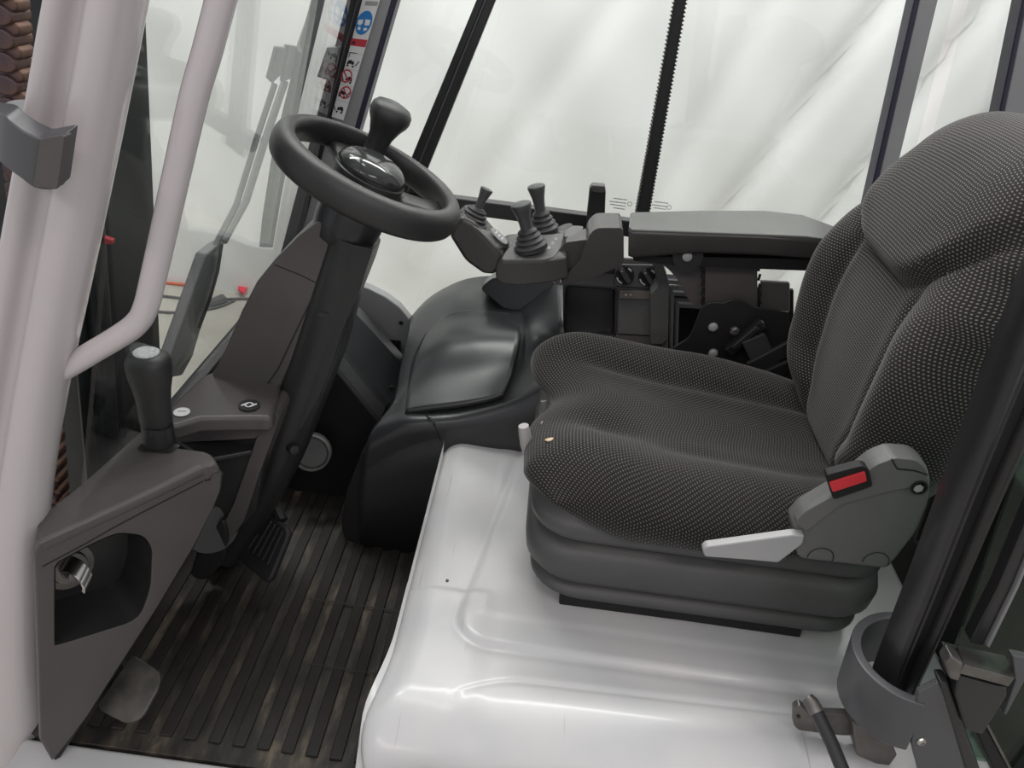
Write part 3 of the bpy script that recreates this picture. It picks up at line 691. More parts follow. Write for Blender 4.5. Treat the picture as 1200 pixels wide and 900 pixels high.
# slot in the dash top
prism('slot', rnd([(-0.5392,0.1846,0.4855),(-0.4873,0.1883,0.4855),(-0.48,0.212,0.4855),(-0.5337,0.2102,0.4855)], .008, 4), (0, 0, .0006), 'black_print', dp, bevel=0)
# ============================================================ DASH: REAR PART WITH TRAY, BADGES
dr = thing('dash_top', 'charcoal dash shelf with an open tray at the foot of the steering column', 'dash', (-.48, .32, .05))
top2 = rnd([(-0.5478,0.2399,0.488),(-0.5314,0.402,0.488),(-0.5074,0.4388,0.488),(-0.4027,0.4344,0.49),(-0.3853,0.3649,0.49),(-0.3762,0.3045,0.49),(-0.401,0.3037,0.488),(-0.4815,0.2808,0.488),(-0.5068,0.2549,0.488)], [0, 0, 0, .01, .02, .02, .01, 0, 0], 4)
prism('shelf', top2, (0, 0, -.03), 'plastic', dr, bevel=.009)
# tray: back wall and floor, darker
prism('tray_wall', [(-0.5535,0.335,0.4277),(-0.4,0.345,0.4608),(-0.3921,0.345,0.443),(-0.4286,0.345,0.2476),(-0.4954,0.345,0.1512),(-0.5717,0.345,0.3013)], (0, .02, 0), 'plastic_dark', dr, bevel=.003)
prism('tray_lip', rnd([(-0.5465,0.325,0.4373),(-0.4114,0.33,0.4705),(-0.3977,0.33,0.4592),(-0.4138,0.33,0.425),(-0.5509,0.325,0.3961)], .006, 3), (0, .014, 0), 'plastic', dr, bevel=.004)
prism('tray_floor', [(-0.5241,0.2634,0.4),(-0.4218,0.3281,0.4),(-0.4458,0.3814,0.4),(-0.5486,0.3176,0.4)], (0, 0, -.01), 'plastic_dark', dr, bevel=.003)
# flank of the shelf running down beside the column
prism('flank', rnd([(-0.4015,0.335,0.4757),(-0.3841,0.335,0.4837),(-0.3746,0.335,0.47),(-0.383,0.335,0.4409),(-0.4138,0.335,0.3465),(-0.4477,0.335,0.2324),(-0.4877,0.335,0.1577),(-0.5059,0.335,0.1714),(-0.464,0.335,0.2698),(-0.4159,0.335,0.4193)], [.004, .008, .008, 0, 0, 0, .006, .006, 0, 0], 3), (0, .07, 0), 'plastic', dr, bevel=.010, seg=4)
# round housings under the tray
lathe('round_housing', [(.0005, -.05), (.048, -.05), (.052, -.02), (.052, .03), (.046, .042), (.0005, .044)], (-0.5286,0.36,0.1956), (.55, -.75, .2), 'bellows', dr, n=32)
prism('pedal_cowl', rnd([(-0.5371,0.33,0.1574),(-0.4829,0.33,0.2384),(-0.4767,0.33,0.1941),(-0.4915,0.33,0.1224),(-0.5323,0.33,0.0651),(-0.5614,0.33,0.0731)], .02, 4), (0, .06, 0), 'plastic_dark', dr, bevel=.008)
for nm, c_, r_, m1 in (('white_badge', (-0.5144,0.2875,0.4895), .0125, 'white_sticker'), ('symbol_badge', (-0.4218,0.3304,0.4905), .017, 'black_print')):
    dd_ = disc(nm, c_, (0, 0, 1), r_, m1, dr, th=.0008)
    c_ = Vector(c_)
    if m1 == 'black_print':
        for pts in ([(-.012, -.004), (-.004, .006), (-.002, .003), (-.010, -.007)], [(.012, .004), (.004, -.006), (.002, -.003), (.010, .007)]):
            prism('symbol', [c_ + Vector((x, y, .0012)) for x, y in pts], (0, 0, .0004), 'white_print', dd_, bevel=0)
        vs_ = []; fs = []
        for k in range(16):
            t = 2 * math.pi * k / 16
            vs_ += [c_ + Vector((r1 * math.cos(t), r1 * math.sin(t), .0014)) for r1 in (.0075, .0048)]
        for k in range(16):
            q = 2 * k; p = 2 * ((k + 1) % 16); fs.append((q, p, p + 1, q + 1))
        finish('symbol_ring', vs_, fs, 'white_print', dd_, smooth=False)
    else:
        prism('symbol', [c_ + Vector((x, y, .0010)) for x, y in ((-.006, -.001), (.006, .002), (.006, .003), (-.006, 0))], (0, 0, .0004), 'black_print', dd_, bevel=0)
# ============================================================ STEERING COLUMN
sc_ = thing('steering_column', 'charcoal steering column with wedge shaped cowl under the wheel', 'column', (-.50, .45, .05))
# main stalk: oval sections from the floor to the wheel, centre line and half widths
CL = [Vector(p) for p in [(-0.5343,0.45,0.0458),(-0.4705,0.45,0.1723),(-0.4143,0.45,0.3087),(-0.3756,0.45,0.431),(-0.3369,0.45,0.5605),(-0.3075,0.45,0.6697),(-0.291,0.45,0.7396),(-0.2845,0.45,0.7722)]]
hw = [.036, .038, .040, .042, .044, .040, .034, .032]
ax_c = (CL[-1] - CL[1]).normalized()
rings = []
cl2 = cr(CL, 4)
for i, p in enumerate(cl2):
    f = i / (len(cl2) - 1) * (len(hw) - 1); k = min(int(f), len(hw) - 2); w_ = lerp(hw[k], hw[k + 1], f - k)
    rings.append([p + Vector((1, 0, -.38)).normalized() * (w_ * math.copysign(abs(math.cos(t)) ** .75, math.cos(t))) + Vector((0, .055 * math.copysign(abs(math.sin(t)) ** .75, math.sin(t)), 0)) for t in [2 * math.pi * q / 28 for q in range(28)]])
loft('stalk', rings, 'plastic_dark', sc_, sharp=60)
# cowl towards the windshield: wedge with rounded front edge
cw = [(-0.3114,0.405,0.7977),(-0.3271,0.405,0.7927),(-0.3579,0.405,0.7649),(-0.3955,0.405,0.7213),(-0.4275,0.405,0.6771),(-0.456,0.405,0.6194),(-0.4832,0.405,0.5545),(-0.5129,0.405,0.4927),(-0.5271,0.405,0.4661),(-0.521,0.405,0.4495),(-0.4967,0.405,0.4518),(-0.439,0.405,0.4595),(-0.4061,0.405,0.4579),(-0.369,0.405,0.5497),(-0.3286,0.405,0.6637),(-0.2956,0.405,0.7476),(-0.2852,0.405,0.7852)]
cw = rnd(cw, [.008, .01, 0, 0, 0, 0, 0, 0, .008, .01, 0, 0, .01, 0, 0, 0, .01], 3)
prism('cowl', cw, (0, .10, 0), 'plastic', sc_, bevel=.016, seg=5)
prism('cowl_side', rnd([(-0.2948,0.412,0.7591),(-0.2654,0.412,0.7578),(-0.2464,0.412,0.7465),(-0.2538,0.412,0.7165),(-0.2942,0.412,0.5906),(-0.3146,0.412,0.5175),(-0.3359,0.412,0.4616),(-0.3648,0.412,0.3871),(-0.3747,0.412,0.3626),(-0.4563,0.412,0.1809),(-0.5061,0.412,0.0866),(-0.5264,0.412,0.092),(-0.4516,0.412,0.2701),(-0.4156,0.412,0.4303),(-0.3717,0.412,0.5337),(-0.3308,0.412,0.6479)], .006, 3), (0, .08, 0), 'plastic', sc_, bevel=.012, seg=4)
prism('cowl_seam', [(-0.2981,0.4042,0.7671),(-0.2961,0.4042,0.7667),(-0.3281,0.4042,0.6821),(-0.3677,0.4042,0.5894),(-0.3959,0.4042,0.5224),(-0.4311,0.4042,0.4631),(-0.4333,0.4042,0.4627),(-0.398,0.4042,0.5229),(-0.3698,0.4042,0.5899),(-0.3302,0.4042,0.6825)], (0, .002, 0), 'black_print', sc_, bevel=0)
prism('cowl_joint', [(-0.3956,0.4044,0.7129),(-0.3552,0.4044,0.7015),(-0.3281,0.4044,0.6909),(-0.3281,0.4044,0.6894),(-0.3552,0.4044,0.7001),(-0.3957,0.4044,0.7114)], (0, .002, 0), 'plastic_matte', sc_, bevel=0)
# darker ribbed flank towards the driver
prism('rear_cover', rnd([(-0.2819,0.398,0.7676),(-0.2396,0.398,0.7642),(-0.2507,0.398,0.7258),(-0.2608,0.398,0.6848),(-0.2849,0.398,0.6199),(-0.3047,0.398,0.544),(-0.3287,0.398,0.4716),(-0.36,0.398,0.4032),(-0.3705,0.398,0.4106),(-0.3432,0.398,0.4954),(-0.3189,0.398,0.5827),(-0.3045,0.398,0.6555)], .006, 3), (0, .02, 0), 'plastic_dark', sc_, bevel=.006)
disc('oval_plug', (-0.3166,0.3965,0.6421), (0, -1, 0), .009, 'plastic_satin', sc_, th=.003, sx=.45)
lathe('adjuster_knob', [(.0005, -.004), (.009, -.004), (.010, .01), (.008, .016), (.0005, .017)], (-0.3787,0.4,0.3629), (.6, -.7, .2), 'plastic_dark', sc_, n=16)
# collar below the hub
WC = Vector((-0.2598,0.452,0.8598))
WN = Vector((.372, .055, .926)).normalized()
lathe('collar', [(.0005, -.115), (.042, -.115), (.049, -.110), (.053, -.085), (.0535, -.05), (.050, -.042), (.0005, -.042)], WC, WN, 'plastic_satin', sc_, n=36, sharp=50)
# ============================================================ STEERING WHEEL
sw = thing('steering_wheel', 'black steering wheel with spinner knob and domed hub', 'steering wheel', tuple(WC - WN * .04))
wa, wu, wv = frame_of(WN)
R0 = .1365
rings = []
sec = [(math.copysign(abs(math.cos(t)) ** .85, math.cos(t)) * .0155, math.copysign(abs(math.sin(t)) ** .85, math.sin(t)) * .0225) for t in [2 * math.pi * k / 18 for k in range(18)]]
for k in range(65):
    t = 2 * math.pi * k / 64; dr_ = wu * math.cos(t) + wv * math.sin(t)
    rings.append([WC + dr_ * (R0 + a_) + wa * (b_ + a_ * -.25) for a_, b_ in sec])
loft('rim', rings, 'wheel', sw, caps=False, sharp=180)
lathe('hub', [(.0005, -.045), (.046, -.045), (.052, -.03), (.055, -.005), (.056, .004), (.054, .006), (.0005, .006)], WC, WN, 'wheel', sw, n=40, sharp=45)
lathe('hub_cap', [(.054, .004), (.0545, .011), (.052, .018), (.042, .0265), (.027, .032), (.011, .0345), (.0005, .0348)], WC, WN, 'hubcap', sw, n=40, sharp=180)
for ang in (125, 20, 255):
    dr_ = Vector((math.cos(math.radians(ang)), math.sin(math.radians(ang)), 0)); dr_ = (dr_ - wa * dr_.dot(wa)).normalized(); pr = wa.cross(dr_)
    rings = []
    for t, hw_, th in ((.040, .030, .014), (.07, .026, .012), (.10, .024, .011), (.133, .030, .013)):
        c_ = WC + dr_ * t + wa * (-.022 + .10 * (t - .04))
        rings.append([c_ + pr * (hw_ * math.copysign(abs(math.cos(q)) ** .6, math.cos(q))) + wa * (th * math.copysign(abs(math.sin(q)) ** .6, math.sin(q))) for q in [2 * math.pi * k / 16 for k in range(16)]])
    loft('spoke', rings, 'wheel', sw, sharp=180)
KB = Vector((-0.2807,0.548,0.8582))
kn = lathe('spinner_knob', [(0.0005, -0.0047), (0.0204, -0.0047), (0.0216, 0.0047), (0.0198, 0.0094), (0.018, 0.0153), (0.0178, 0.026), (0.0198, 0.0425), (0.0258, 0.059), (0.0318, 0.0696), (0.0342, 0.0779), (0.033, 0.0873), (0.0276, 0.0944), (0.0144, 0.0985), (0.0005, 0.0991)], KB, WN, 'wheel', sw, n=32, sharp=180)
# ============================================================ PEDALS
bp_ = thing('brake_pedal', 'black ribbed brake pedal below the steering column', 'pedal', (-0.4666,0.399,0.06))
pq = [Vector(p) for p in [(-0.4519,0.4535,0.155),(-0.3883,0.4058,0.155),(-0.4125,0.339,0.07),(-0.5029,0.4008,0.07)]]
pnn = (pq[1] - pq[0]).cross(pq[3] - pq[0]).normalized()
if pnn.z < 0: pnn = -pnn
prism('pedal_pad', rnd(pq, .02, 4), -pnn * .016, 'rubber', bp_, bevel=.006)
for k in range(5):
    a_ = .2 + .15 * k
    bar('pad_rib', pq[0].lerp(pq[1], a_).lerp(pq[3].lerp(pq[2], a_), .08) + pnn * .002, pq[0].lerp(pq[1], a_).lerp(pq[3].lerp(pq[2], a_), .72) + pnn * .002, .007, .006, 'plastic_dark', bp_, side=tuple(pq[1] - pq[0]), bevel=.0015)
tube('pedal_arm', [pq[0].lerp(pq[1], .5) - pnn * .012, pq[0].lerp(pq[1], .5) + Vector((-.06, .08, .03)), Vector((-.60, .55, .22))], .012, 'plastic_matte', bp_, n=8)
M['worn_plate'] = plain('worn_dirty_plate', (.075, .070, .060), .5, metal=.2, var=.5, vscale=22)
ip = thing('foot_plate', 'worn bare metal foot plate at the edge of the mat', 'pedal', (-0.572,0.1035,0.03))
pq = [Vector(p) for p in [(-0.5661,0.1254,0.1),(-0.5065,0.1015,0.095),(-0.4997,0.0766,0.09),(-0.5155,0.0424,0.055),(-0.5368,0.0352,0.045),(-0.5964,0.052,0.05)]]
prism('plate', rnd(pq, .012, 4), (0, .004, -.008), 'worn_plate', ip, bevel=.003)
tube('plate_arm', [sum(pq, Vector()) / 6 + Vector((0, .01, -.012)), Vector((-.63, .16, .06))], .012, 'plastic_matte', ip, n=8)
# ============================================================ FOOTWELL: round vent, right trim
fv = thing('round_vent', 'grey round vent cover deep in the dark footwell', 'vent', (-0.4171,0.64,0.0979))
vc = Vector((-0.416,0.64,0.1697)); va = Vector((.12, -.95, .3))
lathe('vent_ring', [(.0375, -.012), (.043, -.012), (.043, .006), (.041, .010), (.0385, .010), (.0365, .004), (.0365, -.008)], vc, va, 'plastic_grey', fv, n=40, sharp=40, caps=False)
lathe('vent_disc', [(.0005, -.008), (.0365, -.008), (.0365, .000), (.033, .003), (.0005, .0025)], vc, va, 'plastic_grey', fv, n=40, sharp=40)
prism('wall_footwell', [(-0.5736,0.7,0.2847),(-0.3995,0.7,0.3775),(-0.2814,0.7,0.2297),(-0.2868,0.7,0.1483),(-0.3645,0.7,-0.0445),(-0.3746,0.7,-0.1575),(-0.6901,0.7,-0.2169)], (0, .02, 0), 'plastic_matte', label='black inner wall of the footwell behind the round vent', kind='structure', bevel=.004)
ft = thing('footwell_trim', 'dark slanted trim panel with screws right of the steering column', 'panel', (-0.3315,0.8,0.2172))
prism('trim_upper', rnd([(-0.4366,0.86,0.3912),(-0.4105,0.88,0.4293),(-0.3374,0.9,0.3418),(-0.2562,0.92,0.2393),(-0.2544,0.86,0.2216),(-0.2866,0.8,0.2054),(-0.3325,0.8,0.2595),(-0.4166,0.83,0.3387)], .01, 3), (0, .05, -.01), 'plastic_satin', ft, bevel=.008)
prism('trim_lower', rnd([(-0.4211,0.79,0.368),(-0.4057,0.79,0.3574),(-0.3258,0.77,0.2765),(-0.279,0.76,0.2325),(-0.2855,0.72,0.2202),(-0.3353,0.73,0.2608),(-0.4205,0.76,0.332)], .006, 3), (0, .05, -.02), 'plastic_dark', ft, bevel=.006)
screw((-0.4042,0.835,0.3625), (0, -.9, .4), .008, ft, 'plastic_matte')
screw((-0.2801,0.83,0.2429), (0, -.9, .4), .007, ft, 'plastic_matte')
# ============================================================ SEAT HOOD (engine cover)
hd = thing('seat_hood', 'light grey painted hood under the seat with pressed edges and scuffs', 'hood', (.33, .27, .0))
X0, YN, ZT = -.118, -.150, .318
def crease_y(x):      # the pressed line along the near edge, sweeping down at the front corner
    return .004 + .028 * max(0, x) - .11 * sstep(.10, -.14, x) ** 1.6
def hood_z(x, y):
    z = ZT
    # near band: a rounded sill bulge beyond the crease
    c = crease_y(x); q = y - c
    z -= .0030 * math.exp(-(q / .0045) ** 2) * (.25 + .75 * sstep(.0, .14, x))
    z += .002 * sstep(.0, -.03, q) * sstep(-.02, .16, x)
    # broad shallow dip between sill band and seat plinth
    z -= .002 * math.exp(-((q - .022) / .016) ** 2) * sstep(-.02, .16, x)
    # seat plinth: raised field with rounded corner
    px0 = .035 + .07 * (.42 - y) * .0; rr_ = .05
    dx = x - (-.028 + .16 * (y - .10)); dy = y - .062
    if dx < rr_ and dy < rr_: dist = rr_ - math.hypot(max(0, rr_ - dx), max(0, rr_ - dy))
    else: dist = min(dx, dy)
    z += .0055 * sstep(-.006, .006, dist)
    z -= .0015 * math.exp(-((dist + .010) / .006) ** 2)
    # inner step of the plinth near the seat rail
    d2x = x - .0; d2y = y - .112
    z += .0016 * sstep(-.008, .008, min(d2x, d2y))
    # cross step where the footwell ends
    z += .004 * sstep(.162, .148, y) * sstep(.03, -.02, x)
    return z
xs = []
RF = .045
for t in (0, .5, 1): xs.append((0, (1 - t)))            # front skirt: dx = 0, drop
for k in range(1, 9):
    t = math.pi / 2 * k / 8; xs.append((RF * (1 - math.cos(t)), -(RF - RF * math.sin(t))))
for k in range(1, 151): xs.append((RF + (.83 - RF) * (k / 150) ** 1.15, None))
RN = .125
ys = []
for t in (0, .5, 1): ys.append((0, 1 - t))
for k in range(1, 13):
    t = math.pi / 2 * k / 12; ys.append((RN * (1 - math.cos(t)), -(RN - RN * math.sin(t))))
for k in range(1, 180): ys.append((RN + (.695 - RN) * (k / 179) ** 1.0, None))
rows = []
for (dy, fy) in ys:
    r = []
    y = YN + dy
    R = .10; pf = 0
    q = y - YN
    if q < R: pf = R - math.sqrt(max(0, R * R - (R - q) ** 2))
    pf *= .55
    flare = -.02 * sstep(.06, -.12, y) - .008 * sstep(.145, .165, y) * 0
    for (dx, fx) in xs:
        x = X0 + flare + pf + dx
        if dx > RF + .001: x = X0 + (flare + pf) * max(0, 1 - dx / .5) + dx
        z = hood_z(x, y); drop = 0
        sk = 0
        if fy is not None:
            if fy <= 0: drop += -fy
            else: drop += RN; sk = max(sk, fy)
        if fx is not None:
            if fx <= 0: drop = (drop ** 2 + fx * fx) ** .5 if drop < RN else drop + (-fx) * .2
            else: drop = max(drop, RF); sk = max(sk, fx)
        zz = z - drop
        zz = lerp(zz, -.06, sk)
        r.append((x - (.02 * sk if fx and fx > 0 else 0), y, zz))
    rows.append(r)
sheet('hood_shell', rows, 'hood', hd, sharp=180, solid=.004)
disc('chip', (-0.0581,0.1729,0.3195), (0, 0, 1), .0025, 'black_print', hd, th=.002)
# ============================================================ SEAT
seat = thing('operator_seat', 'black dotted fabric suspension seat with high backrest', 'seat', (.32, .37, .325))
prism('floor_rail', [(0.1143,0.15,0.3691),(0.1196,0.15,0.3257),(0.3125,0.15,0.3282),(0.4968,0.15,0.3271),(0.4936,0.15,0.3496)], (0, .045, 0), 'plastic_matte', seat, bevel=.003)
prism('floor_rail', [(0.1143,0.15,0.3691),(0.1196,0.15,0.3257),(0.3125,0.15,0.3282),(0.4968,0.15,0.3271),(0.4936,0.15,0.3496)], (0, .045, 0), 'plastic_matte', seat, bevel=.003)
seat.children[-1].location = (0, .33, 0)
# bellows: stacked rounded rings
def rrect(cx, cy, hx, hy, r, n=8):
    out = []
    for (sx2, sy2, a0_) in ((1, 1, 0), (-1, 1, 90), (-1, -1, 180), (1, -1, 270)):
        for k in range(n + 1):
            a_ = math.radians(a0_ + 90 * k / n)
            out.append((cx + sx2 * (hx - r) + r * math.cos(a_), cy + sy2 * (hy - r) + r * math.sin(a_)))
    return out
bel = [(.374, -.034), (.377, -.016), (.385, -.008), (.392, -.009), (.397, -.016), (.402, -.026), (.407, -.020), (.413, -.006), (.424, .001), (.445, .003), (.460, -.001), (.467, -.010), (.471, -.020), (.4745, -.024), (.479, -.010), (.486, -.002), (.497, -.001), (.506, -.006), (.514, -.018), (.530, -.028)]
rings = []
for z, o_ in bel:
    z = .346 + (z - .374) * 1.18
    tl_ = (z - .346) / .18
    rings.append([(x, y, z + .006 * (x - .3) ) for x, y in rrect(.328 - .012 * tl_, .372, .268 + o_, .242 + o_, .075)])
loft('bellows', rings, 'bellows', seat, sharp=60)
# cushion pan under the fabric
loft('cushion_pan', [[(x, y, z) for x, y in rrect(.30, .372, hx, .19, .08)] for z, hx in ((.495, .21), (.515, .20))], 'plastic_matte', seat)
# cushion
def bell(x, c, w): return math.exp(-((x - c) / w) ** 2)
def cush(s, t):
    """s 0 front .. 1 rear, t -1 near .. 1 far"""
    ym, hy = .368, .243
    # plan outline: lobed front edge, rounded rear
    fr = .034 + .038 * bell(t, .12, .26) - .004 * bell(t, .75, .3) + .004 * bell(t, -.8, .3) + .05 * max(0, abs(t) - .72) ** 1.5 / .28 ** 1.5
    x = fr + (.555 - fr) * s
    y = ym + t * hy * (1 - .05 * sstep(.25, 0, s) - .10 * sstep(.8, 1, s))
    zt = .546
    zt += .050 * bell(t, .74, .26) * (1 - .55 * sstep(.55, 1, s)) + .034 * bell(t, -.74, .34) * (1 - .1 * sstep(.5, 1, s))
    zt += .014 * bell(t, .0, .5) * bell(s, .12, .22)
    zt += .012 * sstep(.5, .1, s) - .012 * sstep(.45, .8, s) * bell(t, 0, .6)
    zt -= .010 * bell(t, .47, .055) * sstep(.08, .25, s) + .005 * bell(t, -.42, .09) * sstep(.3, .5, s)
    zt -= .012 * bell(t, -.28, .12) * bell(s, .22, .12)
    e_t = max(0, 1 - abs(t) ** 5) ** .42
    e_s = (1 - max(0, 1 - s / .20) ** 2.6) ** .5 if s < .20 else 1
    e_r = 1 - .4 * sstep(.93, 1, s)
    zb = .498 + .034 * max(0, 1 - s / .22) ** 1.5 + .05 * sstep(.62, .95, s) * sstep(.2, -.4, t)
    return (x, y, zb + (zt - zb) * e_t * e_s * e_r)
def tgrid(n):
    return [math.sin(math.pi / 2 * (2 * k / n - 1)) * .35 + (2 * k / n - 1) * .65 for k in range(n + 1)]
def sgrid(n): return [(k / n) ** 1.35 for k in range(n + 1)]
def cloth(name, fn, S, T, parent, mat='fabric'):
    rows = [[Vector(fn(s, t)) for t in T] for s in S]
    n = len(T); vs_ = [p for r in rows for p in r]
    uv = {}
    acc = [0.0] * n
    vlen = 0
    for i, r in enumerate(rows):
        mid = n // 2
        if i: vlen += (rows[i][mid] - rows[i - 1][mid]).length
        ulen = 0; us = [0] * n
        for j in range(mid + 1, n): us[j] = us[j - 1] + (r[j] - r[j - 1]).length
        for j in range(mid - 1, -1, -1): us[j] = us[j + 1] - (r[j] - r[j + 1]).length
        for j in range(n):
            if i: acc[j] += (rows[i][j] - rows[i - 1][j]).length
            uv[i * n + j] = (us[j] + 1.0, acc[j] * .5 + vlen * .5)
    fs = [(i * n + j, i * n + j + 1, (i + 1) * n + j + 1, (i + 1) * n + j) for i in range(len(rows) - 1) for j in range(n - 1)]
    og = origin(parent); me = bpy.data.meshes.new(name)
    me.from_pydata([tuple(v - og) for v in vs_], [], fs); me.materials.append(M[mat])
    uvl = me.uv_layers.new(name='UVMap')
    for lp in me.loops: uvl.data[lp.index].uv = uv[lp.vertex_index]
    for p in me.polygons: p.use_smooth = True
    o = bpy.data.objects.new(name, me); COL.objects.link(o); o.parent = parent
    bm = bmesh.new(); bm.from_mesh(me); bmesh.ops.recalc_face_normals(bm, faces=bm.faces); bm.to_mesh(me); bm.free()
    md = o.modifiers.new('solid', 'SOLIDIFY'); md.thickness = .006; md.offset = 0
    return o
cu = cloth('cushion', cush, sgrid(60), tgrid(72), seat, 'fabric_shaded')
# foam showing through a hole in the cover
tear = M['tear'] = plain('yellow_foam', (.55, .42, .27), .8, var=.15, vscale=60)
def on_cush(px_s, px_t, off=.004):
    p = Vector(cush(px_s, px_t)); return p
p0 = Vector(cush(.06, -.60)); pu = (Vector(cush(.07, -.60)) - p0).normalized(); pv_ = (Vector(cush(.06, -.57)) - p0).normalized(); pw = pu.cross(pv_)
if pw.z < 0: pw = -pw
prism('torn_patch', [p0 + pu * (.006 * math.cos(t) * (1 + .25 * math.sin(3 * t))) + pv_ * (.0055 * math.sin(t) * (1 + .2 * math.cos(2 * t))) + pw * .0036 for t in [2 * math.pi * k / 14 for k in range(14)]], pw * .002, 'tear', cu, bevel=.0008)
# backrest
SPX = [(.505, .530), (.512, .60), (.510, .68), (.508, .76), (.514, .84), (.530, .915), (.556, .975), (.594, 1.025), (.642, 1.047), (.69, 1.035), (.715, .995)]
SPC = cr([Vector((a_, b_, 0)) for a_, b_ in SPX], 12)
_len = [0]
for i in range(1, len(SPC)): _len.append(_len[-1] + (SPC[i] - SPC[i - 1]).length)
def spine(s):
    d_ = s * _len[-1]
    for i in range(1, len(SPC)):
        if _len[i] >= d_:
            f = (d_ - _len[i - 1]) / (_len[i] - _len[i - 1]); p = SPC[i - 1].lerp(SPC[i], f)
            t = (SPC[min(i + 1, len(SPC) - 1)] - SPC[max(i - 2, 0)]).normalized(); return p, Vector((-t.y, t.x, 0))
    return SPC[-1], Vector((0, 1, 0))
HWP = [(0, .165), (.08, .185), (.2, .232), (.35, .245), (.5, .232), (.62, .205), (.72, .182), (.82, .172), (.90, .155), (1, .12)]
def hwid(s):
    for (a_, b_), (c_, d_) in zip(HWP, HWP[1:]):
        if a_ <= s <= c_: f = (s - a_) / (c_ - a_); f = f * f * (3 - 2 * f); return lerp(b_, d_, f)
    return HWP[-1][1]
def back(s, t, extra=0):
    p, n_ = spine(s); ym = .375
    y = ym + t * hwid(s)
    h = 0
    low = sstep(.64, .40, s); seam_ = sstep(.56, .46, s)
    h += .045 * (bell(t, .80, .24) + bell(t, -.80, .24)) * low * sstep(0, .15, s)
    h += .006 * bell(t, 0, .5) * bell(s, .25, .2)
    h -= .010 * (bell(t, .50, .05) + bell(t, -.50, .05)) * seam_
    # headrest pad: raised field with rounded lower corners
    hy = .132 + .42 * max(0, s * _len[-1] - .345); yy = abs(y - .385); zz = s * _len[-1] - .330
    rr_ = .08; dx = hy - yy; dy = zz
    if dx < rr_ and dy < rr_: dist = rr_ - math.hypot(max(0, rr_ - dx), max(0, rr_ - dy))
    else: dist = min(dx, dy)
    h += .024 * sstep(-.004, .020, dist) - .007 * bell(dist, -.006, .006)
    D = .085
    e_t = max(0, 1 - abs(t) ** 6) ** .4
    e_b = (1 - max(0, 1 - s / .10) ** 2.2) ** .5 if s < .10 else 1
    hh = -D + (D + h) * e_t * lerp(.55, 1, e_b)
    q = p + n_ * hh
    return (q.x, y, q.y)
cloth('backrest', back, [k / 84 for k in range(85)], tgrid(84), seat)
# rear shell of the backrest
rows = []
for k in range(21):
    s = k / 20; p, n_ = spine(s); q = p - n_ * .088
    q2 = p - n_ * .125
    rows.append([(lerp(q.x, q2.x, 1 - abs(t) ** 4), .375 + t * hwid(s) * .98, lerp(q.y, q2.y, 1 - abs(t) ** 4)) for t in [i / 8 - 1 for i in range(17)]])
sheet('back_shell', rows, 'plastic_grey', seat, solid=.006, sharp=180)
# near hinge cover with buckle and recline lever
hc_ = rnd([(0.391,0.1,0.5861),(0.3977,0.1,0.608),(0.4333,0.1,0.6515),(0.4595,0.1,0.6998),(0.4759,0.1,0.7132),(0.5066,0.1,0.716),(0.525,0.1,0.7046),(0.5387,0.1,0.6814),(0.5482,0.1,0.6497),(0.5526,0.1,0.5996),(0.5447,0.1,0.5523),(0.5389,0.1,0.5307),(0.4176,0.1,0.5266)], [.006, .006, 0, .008, .006, .012, .01, .008, .008, .01, .008, .006, .012], 3)
sc = prism('hinge_cover', hc_, (0, .032, 0), 'plastic_grey', seat, bevel=.011, seg=4)
prism('cover_seam', [(0.475,0.0938,0.7124),(0.4861,0.0938,0.6999),(0.507,0.0938,0.7009),(0.5244,0.0938,0.6973),(0.5252,0.0938,0.6954),(0.5078,0.0938,0.699),(0.4859,0.0938,0.6978),(0.474,0.0938,0.7109)], (0, .002, 0), 'black_print', sc, bevel=0)
prism('cover_top', rnd([(0.3906,0.0945,0.5939),(0.3981,0.0945,0.6128),(0.4338,0.0945,0.6547),(0.4597,0.0945,0.7),(0.4769,0.0945,0.7136),(0.5036,0.0945,0.7156),(0.5209,0.0945,0.7041),(0.532,0.0945,0.6818),(0.488,0.0945,0.6616),(0.4385,0.0945,0.6316),(0.4109,0.0945,0.5798)], .006, 3), (0, .012, 0), 'plastic_grey', sc, bevel=.004)
lathe('bolt_recess', [(.0105, .0), (.0105, .002), (.0085, .002), (.008, -.003), (.0005, -.003)], (0.5225,0.0945,0.676), (0, -1, 0), 'black_print', sc, n=20)
lathe('bolt', [(.0005, -.002), (.006, -.002), (.006, .0015), (.0005, .0015)], (0.522,0.0945,0.6746), (0, -1, 0), 'lever_silver', sc, n=6)
for c_ in [(0.4447,0.0985,0.5426),(0.5178,0.0985,0.5487)]:
    c_ = Vector(c_); vs_ = []; fs = []
    for k in range(13):
        for rr_ in (.0165, .0178):
            t = math.radians(-10 + 200 * k / 12); vs_.append(c_ + Vector((rr_ * math.cos(t), 0, rr_ * math.sin(t) - .006)))
    for k in range(12): fs.append((2 * k, 2 * k + 1, 2 * k + 3, 2 * k + 2))
    finish('knockout_line', vs_, fs, 'black_print', sc, smooth=False)
bk = prism('buckle', rnd([(0.4021,0.088,0.6788),(0.4395,0.088,0.7001),(0.4488,0.088,0.6977),(0.4635,0.088,0.6721),(0.4239,0.088,0.6429)], .004, 3), (0, .014, 0), 'plastic_matte', seat, bevel=.003)
prism('buckle_button', rnd([(0.4087,0.0855,0.6698),(0.4452,0.0855,0.6937),(0.4522,0.0855,0.6802),(0.4176,0.0855,0.6563)], .002, 3), (0, .006, 0), 'red_plastic', bk, bevel=.0015)
